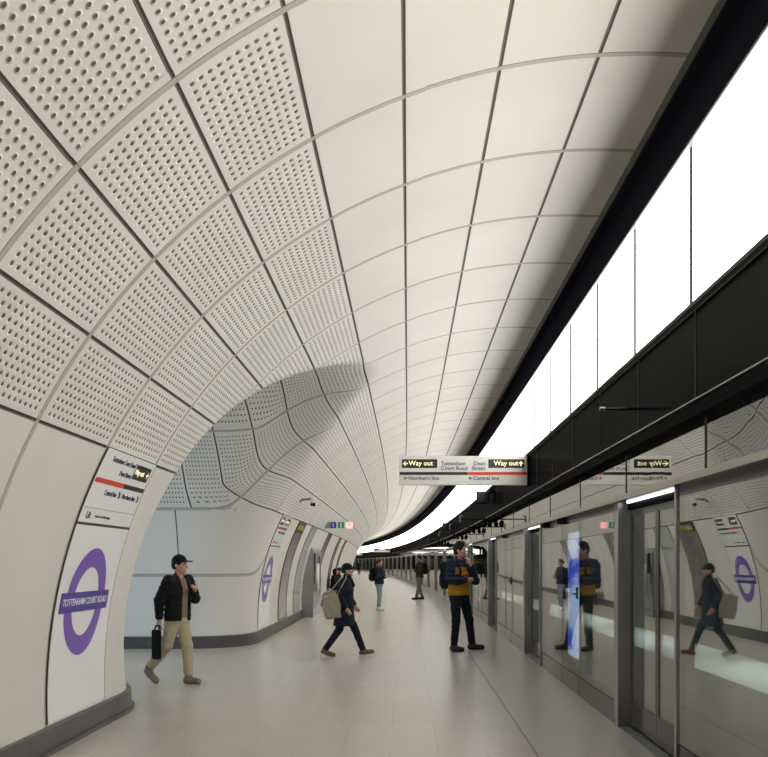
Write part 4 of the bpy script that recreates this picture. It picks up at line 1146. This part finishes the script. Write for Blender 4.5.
for q in (-1, 1):
    f = Field((-.1, -.6, .6), (.55, .3, 1.6), .008); f.cone((.30, -.20+.09*q, 1.14), (.255, .0+.05*q, 1.44), .012, .012, 0); f.cone((.255, .0+.05*q, 1.44), (.17, .02+.04*q, 1.505), .012, .012, 0); f.mesh('strap', totec, t_, sc4)
# man walking out of the cross passage
def pick_none(C): return np.zeros(len(C), np.int32)
r5, sc5, _ = make_person('man in black cap, black jacket and beige trousers walking from the cross passage', -2.97, 11.97, rad(-118), 1.66,
    dict(pelvis=(0, .0, .93), chest=(0, .02, 1.26), neck=(0, .03, 1.45), head=(0, .05, 1.615), sR=(.19, .02, 1.41), sL=(-.19, .02, 1.41), yaw=rad(10), eR=(.26, -.08, 1.14), wR=(.24, -.10, .88), eL=(-.27, .08, 1.15), wL=(-.11, .21, 1.27), pnL=(1, 0, 0),
         hR=(.085, 0, .91), hL=(-.085, 0, .91), kL=(-.085, .10, .50), aL=(-.09, .12, .085), tL=(0, 1, 0), kR=(.09, -.10, .52), aR=(.09, -.42, .20), tR=(0, 1, 0), fR=.75),
    dict(jacket=black, hem=.86, bulk=.026, ripple=.006, collar=.03, open=.065, trousers=beige, shoes=greyshoe, hair='short', haircol=hairk, hat=('cap', black), shirt=khaki, leg=1.02, crop=.03), h=.008)
t_ = attach_thing('handbag', r5, 'dark bag held low behind the man in beige trousers', 'bag', sc5)
f = Field((-.1, -.6, .2), (.6, .3, 1.0), .009); f.box((.27, -.12, .55), (.03, .075, .20), .028); f.mesh('bag_body', black, t_, sc5)
f = Field((-.1, -.6, .2), (.6, .3, 1.0), .008)
for a_, b_ in (((.27, -.16, .72), (.26, -.14, .80)), ((.26, -.14, .80), (.26, -.08, .80)), ((.26, -.08, .80), (.27, -.07, .72))): f.cone(a_, b_, .011, .011, .004)
f.mesh('handle', black, t_, sc5)
# people seated on the far bench
SIT = dict(pelvis=(0, -.05, .60), chest=(0, .0, .88), neck=(0, .03, 1.07), head=(0, .07, 1.23), sR=(.18, .01, 1.03), sL=(-.18, .01, 1.03), eR=(.22, .10, .78), eL=(-.22, .10, .78), wR=(.06, .28, .74), wL=(-.06, .28, .74),
    hR=(.09, -.02, .585), hL=(-.09, -.02, .585), kR=(.10, .40, .56), kL=(-.10, .40, .56), aR=(.11, .46, .085), aL=(-.11, .36, .085))
make_person('person with long dark hair in black coat seated on the far bench', -2.72, 36.5, rad(-105), 1.70, SIT, dict(jacket=black, hem=.56, bulk=.02, collar=.02, trousers=black, shoes=blackshoe, hair='long', haircol=hairk), h=.011)
make_person('person in dark clothes seated further along the far bench', -2.72, 39.2, rad(-85), 1.72, SIT, dict(jacket=darknavy, hem=.56, bulk=.02, collar=.02, trousers=black, shoes=blackshoe, hair='short', haircol=hairb), h=.011)
make_person('tiny distant person in dark clothes where the platform bends away', -1.45, 118, rad(160), 1.75, {}, dict(jacket=darknavy, hem=.86, trousers=black, shoes=blackshoe, hair='short', haircol=hairk), h=.014)
